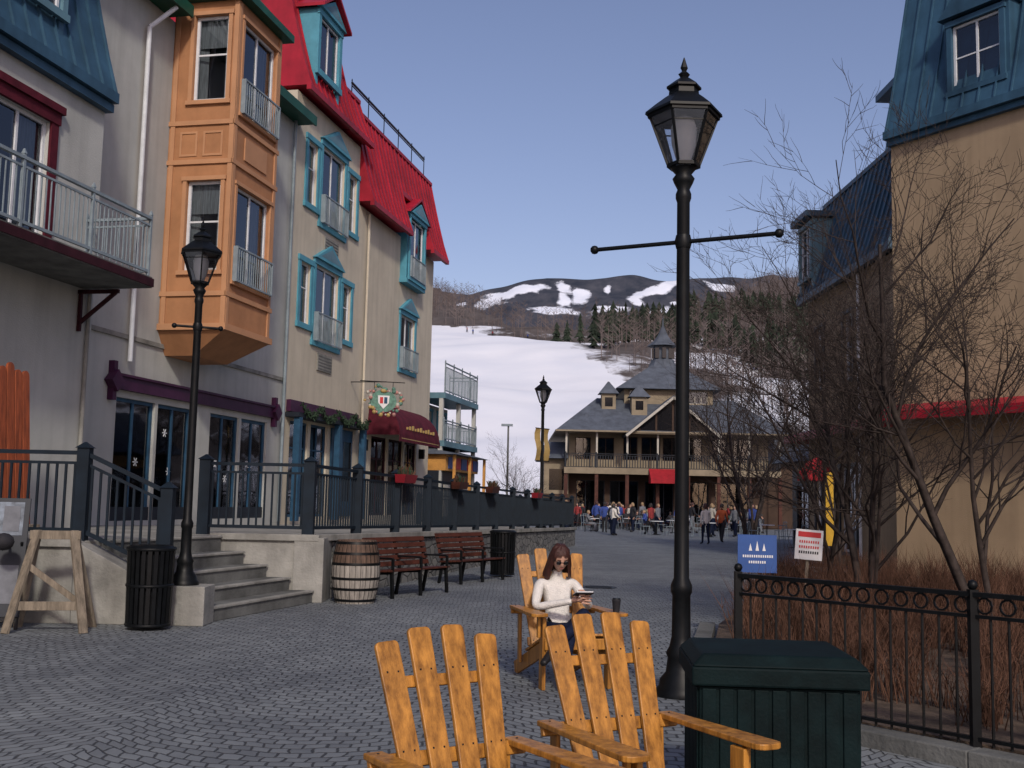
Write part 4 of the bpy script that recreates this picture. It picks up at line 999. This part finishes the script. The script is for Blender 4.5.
def cafe(loc, rz):
    g = G('cafe_table_set', loc, rz)
    g.lathe('table', 'white_paint', [(.38, .72), (.39, .735), (.38, .75), (.02, .75)], n=14); g.tube('table', 'iron', (0, 0, 0), (0, 0, .72), .03, n=8); g.lathe('table', 'iron', [(.25, 0), (.22, .03), (.03, .05)], n=10)
    for s in (-1, 1):
        c_ = s*.7
        for x in (-.2, .2):
            for y in (-.2, .2): g.tube('chair', 'grey_rail', (c_+x, y, 0), (c_+x*.9, y, .45), .014, n=5)
        g.box('chair', 'grey_rail', c_-.21, c_+.21, -.21, .21, .45, .475)
        for y in (-.19, 0, .19): g.tube('chair', 'grey_rail', (c_+s*.2, y, .46), (c_+s*.28, y, .9), .013, n=5)
        g.tube('chair', 'grey_rail', (c_+s*.28, -.2, .9), (c_+s*.28, .2, .9), .016, n=5)
    g.done()
for x, y in ((5, 66), (7.5, 69), (9.6, 65), (12, 68), (13.5, 62), (10.5, 58), (8, 60), (12.8, 55), (11.6, 45), (6.4, 71.5), (14.5, 70), (9, 73), (12, 74), (5.6, 75)): cafe((x, y, 0), random.random()*3)

# ------------------------------------------------------------------ near bare trees
def bare_tree(name, loc, h, seed, trunks=1, r0=.05, levels=4, spread=.6, lean=(0, 0)):
    rnd = random.Random(seed)
    cu = bpy.data.curves.new(name, 'CURVE'); cu.dimensions = '3D'; cu.bevel_depth = 1; cu.bevel_resolution = 0; cu.use_fill_caps = False
    def branch(p, d, L_, r, lev):
        n = 6 if lev < 2 else 4
        sp = cu.splines.new('POLY'); sp.points.add(n); q = Vector(p); dd = Vector(d).normalized(); ptsl = []
        for i in range(n+1):
            rr = r*(1-.72*i/n) if lev < levels else r*(1-.6*i/n)
            sp.points[i].co = (*q, 1); sp.points[i].radius = rr; ptsl.append((q.copy(), dd.copy(), rr))
            dd = (dd+Vector((rnd.gauss(0, .13), rnd.gauss(0, .13), rnd.gauss(.04, .07)))).normalized(); q = q+dd*L_/n
        if lev >= levels: return
        nb = {0: 10, 1: 7, 2: 5, 3: 3}[lev]
        for k in range(nb):
            t = .25+.72*(k+rnd.random()*.7)/nb if lev else .24+.74*(k+rnd.random()*.6)/nb
            i = min(n-1, int(t*n)); fr = t*n-i; a_, da, ra = ptsl[i]; b_, db, rb = ptsl[i+1]
            pp = a_.lerp(b_, fr); rad = ra+(rb-ra)*fr
            ax = Vector((rnd.gauss(0, 1), rnd.gauss(0, 1), rnd.gauss(0, .3))); sd = ax-da*ax.dot(da); sd.normalize()
            nd = (da*.75+sd*spread*rnd.uniform(.8, 1.5)+Vector((0, 0, .10))).normalized()
            branch(pp, nd, L_*rnd.uniform(.42, .64)*(1.1-.35*t), max(.0032, rad*.6), lev+1)
    for t in range(trunks):
        a = rnd.random()*6.28; ln = .0 if trunks == 1 else .22
        branch((rnd.gauss(0, .06)*(trunks > 1), rnd.gauss(0, .06)*(trunks > 1), 0), (ln*math.cos(a)+lean[0], ln*math.sin(a)+lean[1], 1), h*(1 if t == 0 else rnd.uniform(.7, .95)), r0*(1 if t == 0 else .8), 0)
    ob = bpy.data.objects.new(name, cu); cu.materials.append(MATS['bark']); ob.location = loc; scene.collection.objects.link(ob)
bare_tree('bare_tree', (4.75, 14.6, 0), 4.7, 3, 3, .06)
bare_tree('bare_tree', (5.75, 13.0, 0), 5.0, 11, 2, .07, lean=(-.05, 0))
bare_tree('bare_tree', (5.0, 17.6, 0), 4.2, 5, 2, .045)
bare_tree('bare_tree', (6.4, 21.5, 0), 4.6, 8, 2, .05, 4)
bare_tree('bare_tree', (9.4, 44, 0), 6.5, 21, 2, .08, 3)
bare_tree('bare_tree', (12.3, 56, 0), 7.5, 31, 2, .1, 3)
bare_tree('bare_tree', (16.5, 74, 0), 8.5, 33, 2, .12, 3)
bare_tree('bare_tree', (.6, 62, 0), 4.0, 41, 3, .05, 3)

# ------------------------------------------------------------------ people
def skin_mesh(V, E, rad, root, sub=1):
    me = bpy.data.meshes.new('tmp'); me.from_pydata([tuple(v) for v in V], E, [])
    ob = bpy.data.objects.new('tmp', me); scene.collection.objects.link(ob)
    sk = ob.modifiers.new('s', 'SKIN'); sk.use_smooth_shade = True
    for i, r in enumerate(rad):
        d = me.skin_vertices[0].data[i]; d.radius = r if isinstance(r, tuple) else (r, r); d.use_root = (i == root)
    ss = ob.modifiers.new('b', 'SUBSURF'); ss.levels = sub; ss.render_levels = sub
    dg = bpy.context.evaluated_depsgraph_get(); ev = ob.evaluated_get(dg)
    out = bpy.data.meshes.new_from_object(ev); bpy.data.objects.remove(ob); bpy.data.meshes.remove(me)
    out.polygons.foreach_set('use_smooth', [True]*len(out.polygons))
    return out
HAND = None
def hand_mesh():
    global HAND
    if HAND: return HAND
    V = [(0, 0, .015), (0, 0, -.03), (0, 0, -.065)]; E = [(0, 1), (1, 2)]; rad = [(.024, .02), (.030, .018), (.034, .015)]
    fl = [(-.03, .066), (-.01, .078), (.01, .072), (.03, .056)]
    for y, l in fl:
        b = len(V); V += [(0, y, -.085), (.006, y*1.15, -.085-l*.45), (.026, y*1.18, -.085-l*.8), (.045, y*1.15, -.085-l*.92)]
        E += [(2, b), (b, b+1), (b+1, b+2), (b+2, b+3)]; rad += [.0105, .0095, .0085, .007]
    b = len(V); V += [(.006, -.036, -.035), (.018, -.056, -.062), (.028, -.06, -.088)]; E += [(1, b), (b, b+1), (b+1, b+2)]; rad += [.013, .011, .009]
    HAND = skin_mesh(V, E, rad, 1, 1); HAND.name = 'hand'
    return HAND
HEADS = {}
def head_parts(glasses, hair, hlen, skin):
    key = (glasses, hair, hlen, skin)
    if key in HEADS: return HEADS[key]
    g = G('tmphead'); n = 24; m = 18; v = []; f = []
    for k in range(m+1):
        ph = math.pi*k/m
        for i in range(n):
            t = 2*math.pi*i/n; x, y, z = math.sin(ph)*math.cos(t), math.sin(ph)*math.sin(t), math.cos(ph)
            X = x*.073; Y = y*.092; Z = z*.115
            if z < 0: X *= 1-.38*(-z)**1.5; Y *= 1-.12*(-z); Y -= .012*(-z)
            if y < 0:
                Y *= .93
                fx = math.exp(-(X/.012)**2)
                Y -= .022*fx*math.exp(-((Z+.018)/.018)**2)+.008*fx*math.exp(-((Z-.005)/.02)**2)
                for s in (-1, 1): Y += .009*math.exp(-((X-s*.03)/.014)**2-((Z-.008)/.012)**2)
                Y -= .006*math.exp(-(X/.022)**2-((Z+.05)/.009)**2)+.008*math.exp(-(X/.02)**2-((Z+.095)/.015)**2)
            v.append((X, Y, Z))
    for k in range(m):
        for i in range(n): f.append((k*n+i, k*n+(i+1) % n, (k+1)*n+(i+1) % n, (k+1)*n+i))
    g.add('face', skin, v, f, True)
    for s in (-1, 1):
        g.sphere('face', skin, (s*.074, .005, -.005), .022, 8, (.4, .7, 1.2))
        if not glasses:
            g.sphere('face', 'eye_white', (s*.029, -.073, .008), .012, 8, (1, .6, .7)); g.sphere('face', 'hair_dark', (s*.029, -.080, .008), .005, 6)
        g.beam('face', hair, (s*.015, -.088, .028), (s*.045, -.078, .03), .006, .006)
        if glasses:
            g.sphere('face', 'lens', (s*.031, -.088, .006), .024, 10, (1, .35, .8)); g.beam('face', 'lens', (s*.05, -.082, .012), (s*.077, 0, .008), .004, .006)
    if glasses: g.beam('face', 'lens', (-.015, -.094, .012), (.015, -.094, .012), .004, .004)
    g.sphere('face', 'lips', (0, -.085, -.05), .018, 8, (1, .35, .25))
    v = []; f = []; ok = {}
    m2 = 20; n = 36
    for k in range(m2+1):
        ph = math.pi*.86*k/m2
        for i in range(n):
            t = 2*math.pi*i/n; x, y, z = math.sin(ph)*math.cos(t), math.sin(ph)*math.sin(t), math.cos(ph)
            w = 1+.10*noise.noise(Vector((x*4, y*4, z*1.5)))+.03*math.sin(t*9)*min(1, k/6)
            X = x*.089*w; Y = y*.107*w+.006; Z = z*.128*w
            if z < .1 and hlen > .02:
                q = (.1-z); sn = abs(math.sin(ph))+1e-5; Z = .0127-q*hlen*1.1*w
                X = x/sn*.096*(1+.36*min(q, .8))*w; Y = y/sn*.1*(1.0-.15*q)*w+.012
                if y < 0: Y *= .85
            v.append((X, Y, Z)); sn = max(.25, math.sin(ph))
            lim = .56 if hlen > .02 else .78
            ok[len(v)-1] = not (y/sn < -.1 and abs(x)/sn < lim+.12*noise.noise(Vector((z*3, x*2, 0))) and z < (.50 if hlen > .02 else .58)-.25*abs(x)) and not (hlen <= .02 and z < -.35)
    for k in range(m2):
        for i in range(n):
            q = (k*n+i, k*n+(i+1) % n, (k+1)*n+(i+1) % n, (k+1)*n+i)
            if all(ok[j] for j in q): f.append(q)
    g.add('hair', hair, v, f, True)
    res = []
    for pn, p in g.parts.items():
        me = bpy.data.meshes.new(pn); me.from_pydata(p['v'], [], p['f'])
        for mn in p['mats']: me.materials.append(MATS[mn])
        me.polygons.foreach_set('material_index', p['m']); me.polygons.foreach_set('use_smooth', p['s']); me.update(); res.append((pn, me))
    HEADS[key] = res; return res
BN = [('pel', 'spi', 't'), ('spi', 'che', 't'), ('che', 'nek', 't'), ('nek', 'hea', 's'), ('che', 'shL', 't'), ('che', 'shR', 't'), ('shL', 'elL', 't'), ('elL', 'wrL', 't'), ('shR', 'elR', 't'), ('elR', 'wrR', 't'),
      ('pel', 'hiL', 'p'), ('pel', 'hiR', 'p'), ('hiL', 'knL', 'p'), ('knL', 'anL', 'p'), ('hiR', 'knR', 'p'), ('knR', 'anR', 'p'), ('anL', 'toL', 'b'), ('anR', 'toR', 'b')]
RAD = dict(pel=(.125, .10), spi=(.115, .09), che=(.13, .10), nek=(.058, .055), hea=.048, shL=.062, shR=.062, elL=.043, elR=.043, wrL=.03, wrR=.03, hiL=.088, hiR=.088, knL=.06, knR=.06, anL=.043, anR=.043, toL=(.038, .03), toR=(.038, .03))
def person(name, loc, rz, J, top, pants, shoes='boots', skin='skin', hair='hair_dark', hlen=.0, scale=1., glasses=False, headrot=(0, 0, 0), girth=1., sub=1):
    keys = list(J.keys()); V = [Vector(J[k]) for k in keys]; ix = {k: i for i, k in enumerate(keys)}
    E = [(ix[a], ix[b]) for a, b, _ in BN]
    rad = []
    for k in keys:
        r = RAD[k]; rad.append(tuple(q*girth for q in r) if isinstance(r, tuple) else r*girth)
    me = skin_mesh(V, E, rad, ix['pel'], sub)
    mats = {'t': 0, 's': 1, 'p': 2, 'b': 3}
    me.materials.clear()
    for mn in (top, skin, pants, shoes): me.materials.append(MATS[mn])
    for p in me.polygons:
        c = p.center; best = 9e9; bm = 0
        for a, b, k in BN:
            A, B = Vector(J[a]), Vector(J[b]); AB = B-A; t = max(0, min(1, (c-A).dot(AB)/max(1e-9, AB.dot(AB)))); d = (c-A-AB*t).length-(.03 if k == 't' else 0)
            if d < best: best = d; bm = mats[k]
        p.material_index = bm
    root = bpy.data.objects.new(name, None); scene.collection.objects.link(root)
    root.matrix_world = Matrix.Translation(loc) @ Matrix.Rotation(rz, 4, 'Z') @ Matrix.Scale(scale, 4)
    ob = bpy.data.objects.new('body', me); scene.collection.objects.link(ob); ob.parent = root
    hc = Vector(J['hea'])
    d = (Vector(J['hea'])-Vector(J['nek'])).normalized()
    Hm = Matrix.Translation(hc+d*.02) @ Euler(headrot).to_matrix().to_4x4() @ Matrix.Translation((0, -.012, .085))
    for pn, m_ in head_parts(glasses, hair, hlen, skin):
        o = bpy.data.objects.new(pn, m_); scene.collection.objects.link(o); o.parent = root; o.matrix_local = Hm
    for s, w, e in ((1, 'wrL', 'elL'), (-1, 'wrR', 'elR')):
        z = (Vector(J[e])-Vector(J[w])).normalized(); inw = Vector((-s, -.2, 0))
        x = (inw-z*inw.dot(z)).normalized(); y = z.cross(x)
        Mh = Matrix((x, y, z)).transposed().to_4x4()
        Mh.translation = Vector(J[w])
        hm = hand_mesh()
        if not hm.materials: hm.materials.append(MATS['skin'])
        o = bpy.data.objects.new('hand', hm); scene.collection.objects.link(o); o.parent = root; o.matrix_local = Mh
    return root
def clone(root, loc, rz, scale):
    r2 = bpy.data.objects.new(root.name.split('.')[0], None); scene.collection.objects.link(r2)
    r2.matrix_world = Matrix.Translation(loc) @ Matrix.Rotation(rz, 4, 'Z') @ Matrix.Scale(scale, 4)
    for ch in list(root.children):
        o = bpy.data.objects.new(ch.name.split('.')[0], ch.data); scene.collection.objects.link(o); o.parent = r2; o.matrix_local = ch.matrix_local.copy()

J = dict(pel=(0, .06, .385), spi=(0, .125, .54), che=(.0, .17, .71), nek=(.0, .15, .865), hea=(.0, .115, .925),
         shL=(.155, .16, .80), shR=(-.155, .15, .80), elL=(.25, .0, .60), elR=(-.235, -.01, .60), wrL=(.155, -.205, .69), wrR=(.03, -.225, .67),
         hiL=(.085, .03, .385), hiR=(-.085, .03, .385), knL=(.09, -.40, .60), anL=(-.24, -.50, .27), knR=(-.02, -.38, .47), anR=(-.10, -.42, .085), toL=(-.33, -.60, .21), toR=(-.14, -.57, .04))
person('seated_woman', (.49, 10.1, .03), R(14), J, 'sweater', 'jeans', 'boots', 'skin', 'hair_brown', .19, 1.06, True, (R(30), 0, R(-2)), .88, 2)
g = G('open_book', (.49, 10.1, .03), R(14), 1.06)
g.M = T(.095, -.31, .735) @ Matrix.Rotation(R(-15), 4, 'X')
g.box('cover', 'jk_black', -.075, .075, -.06, .06, -.004, .004); g.box('pages', 'sign_white', -.07, .07, -.055, .055, .0045, .012); g.M = Matrix(); g.done()
g = G('paper_cup', (.49+.47, 9.82, .655)); g.lathe('cup', 'jk_black', [(.028, 0), (.038, .1), (.04, .105), (.036, .115)], n=12); g.lathe('lid', 'iron', [(.037, .116), (.034, .125)], n=12); g.done()

def standing(ph=0., arm=.0):
    s = math.sin(ph)*.16
    return dict(pel=(0, 0, .93), spi=(0, .01, 1.08), che=(0, .01, 1.27), nek=(0, 0, 1.44), hea=(0, -.01, 1.50), shL=(.17, 0, 1.38), shR=(-.17, 0, 1.38),
                elL=(.23, s*.6+.02, 1.12), elR=(-.23, -s*.6+.02, 1.12), wrL=(.22, s-.08-arm, .88+arm), wrR=(-.22, -s-.08-arm*.5, .88+arm*.6),
                hiL=(.09, 0, .9), hiR=(-.09, 0, .9), knL=(.1, -s*.9-.02, .5), knR=(-.1, s*.9-.02, .5), anL=(.1, -s*1.6, .09), anR=(-.1, s*1.7+.02, .09), toL=(.12, -s*1.6-.16, .045), toR=(-.12, s*1.7-.14, .045))
def sitting():
    return dict(pel=(0, .05, .50), spi=(0, .08, .66), che=(0, .09, .84), nek=(0, .06, 1.01), hea=(0, .04, 1.07), shL=(.17, .07, .95), shR=(-.17, .07, .95),
                elL=(.22, -.06, .72), elR=(-.22, -.06, .72), wrL=(.1, -.28, .74), wrR=(-.1, -.28, .74), hiL=(.09, .02, .5), hiR=(-.09, .02, .5),
                knL=(.12, -.40, .5), knR=(-.12, -.40, .5), anL=(.12, -.42, .09), anR=(-.12, -.36, .09), toL=(.13, -.57, .045), toR=(-.13, -.51, .045))
tops = ['jk_blue', 'jk_black', 'jk_red', 'jk_grey', 'sweater', 'jk_green', 'jk_black', 'jk_black', 'jk_black', 'jk_grey', 'lodge_trim', 'jk_black', 'jk_grey', 'jk_blue']
person('pedestrian', (5.35, 62, 0), R(170), standing(.8), 'jk_blue', 'jk_black', girth=1.15)
person('pedestrian', (8.25, 46.5, 0), R(200), standing(.3), 'sweater', 'jeans', hair='hair_brown', hlen=.12)
person('pedestrian', (9.5, 49.5, 0), R(150), standing(1.2), 'jk_orange', 'jk_black', girth=1.15)
rs = random.Random(4); protos = []
for i in range(14):
    Y = rs.uniform(62, 80); a = rs.uniform(.062, .225)
    protos.append(person('pedestrian', (a*Y, Y, 0), rs.uniform(0, 6.28), sitting() if i % 2 else standing(rs.uniform(0, 6), rs.choice((0, 0, .15))), tops[i], rs.choice(('jk_black', 'jeans', 'jk_grey')), hair=rs.choice(('hair_dark', 'hair_brown', 'hair_blond')), hlen=rs.choice((0, .1)), scale=rs.uniform(.93, 1.06), girth=1.12, sub=0))
def stool(loc, rz):
    g = G('patio_stool', loc, rz); g.box('seat', 'bench_wood', -.2, .2, -.16, .24, .38, .415)
    for x in (-.17, .17):
        for y in (-.13, .21): g.tube('legs', 'iron', (x, y, 0), (x, y, .38), .015, n=5)
    g.done()
for i in (1, 3, 5, 7, 9, 11, 13): stool(tuple(protos[i].matrix_world.translation), protos[i].matrix_world.to_euler().z)
for i in range(72):
    Y = rs.uniform(70, 81.5) if i % 6 else rs.uniform(56, 70); a = rs.uniform(.05, .23); rz_ = rs.uniform(0, 6.28)
    if rs.random() < .5: a = .06+.16*round((a-.06)/.16*5)/5+rs.gauss(0, .008)
    clone(protos[i % 14], (a*Y, Y, 0), rz_, rs.uniform(.9, 1.04))
    if (i % 14) % 2: stool((a*Y, Y, 0), rz_)
for X, Y in ((-6, 318), (2, 308), (-12, 325), (-14, 330), (4, 296)):
    person('skier', (X, Y, hz(X, Y)), rs.uniform(0, 6), standing(.8, .2), rs.choice(('jk_black', 'jk_red', 'jk_blue')), 'jk_black', girth=1.2, sub=0)

# ------------------------------------------------------------------ light, sky, camera
EL = 34
w = bpy.data.worlds.new('World'); scene.world = w; w.use_nodes = True
N = w.node_tree.nodes; L = w.node_tree.links
sky = N.new('ShaderNodeTexSky'); sky.sky_type = 'NISHITA'; sky.sun_disc = False
sky.sun_elevation = R(EL); sky.sun_rotation = R(170); sky.air_density = 1.0; sky.dust_density = 1.7; sky.ozone_density = 2.8
mul = N.new('ShaderNodeMix'); mul.data_type = 'RGBA'; mul.blend_type = 'MULTIPLY'; mul.inputs[0].default_value = 1; mul.inputs[7].default_value = (1.16, .93, .94, 1)
L.new(sky.outputs[0], mul.inputs[6]); L.new(mul.outputs[2], N['Background'].inputs[0]); N['Background'].inputs[1].default_value = .130
sd = bpy.data.lights.new('sun', 'SUN'); sd.energy = 2.3; sd.angle = R(5); sd.color = (1, .92, .80)
so = bpy.data.objects.new('sun', sd); scene.collection.objects.link(so)
dirv = Vector((.17, -1, 0)).normalized()*math.cos(R(EL))+Vector((0, 0, math.sin(R(EL))))
so.rotation_euler = dirv.to_track_quat('Z', 'Y').to_euler(); so.location = (0, -20, 30)

cam = bpy.data.cameras.new('camera'); co = bpy.data.objects.new('camera', cam); scene.collection.objects.link(co)
cam.sensor_width = 36; cam.lens = 38.67; cam.clip_start = .1; cam.clip_end = 9000
co.matrix_world = Matrix.Translation((0, 0, 1.6)) @ Matrix.Rotation(R(90+6.12), 4, 'X') @ Matrix.Rotation(.022, 4, 'Z')
scene.camera = co
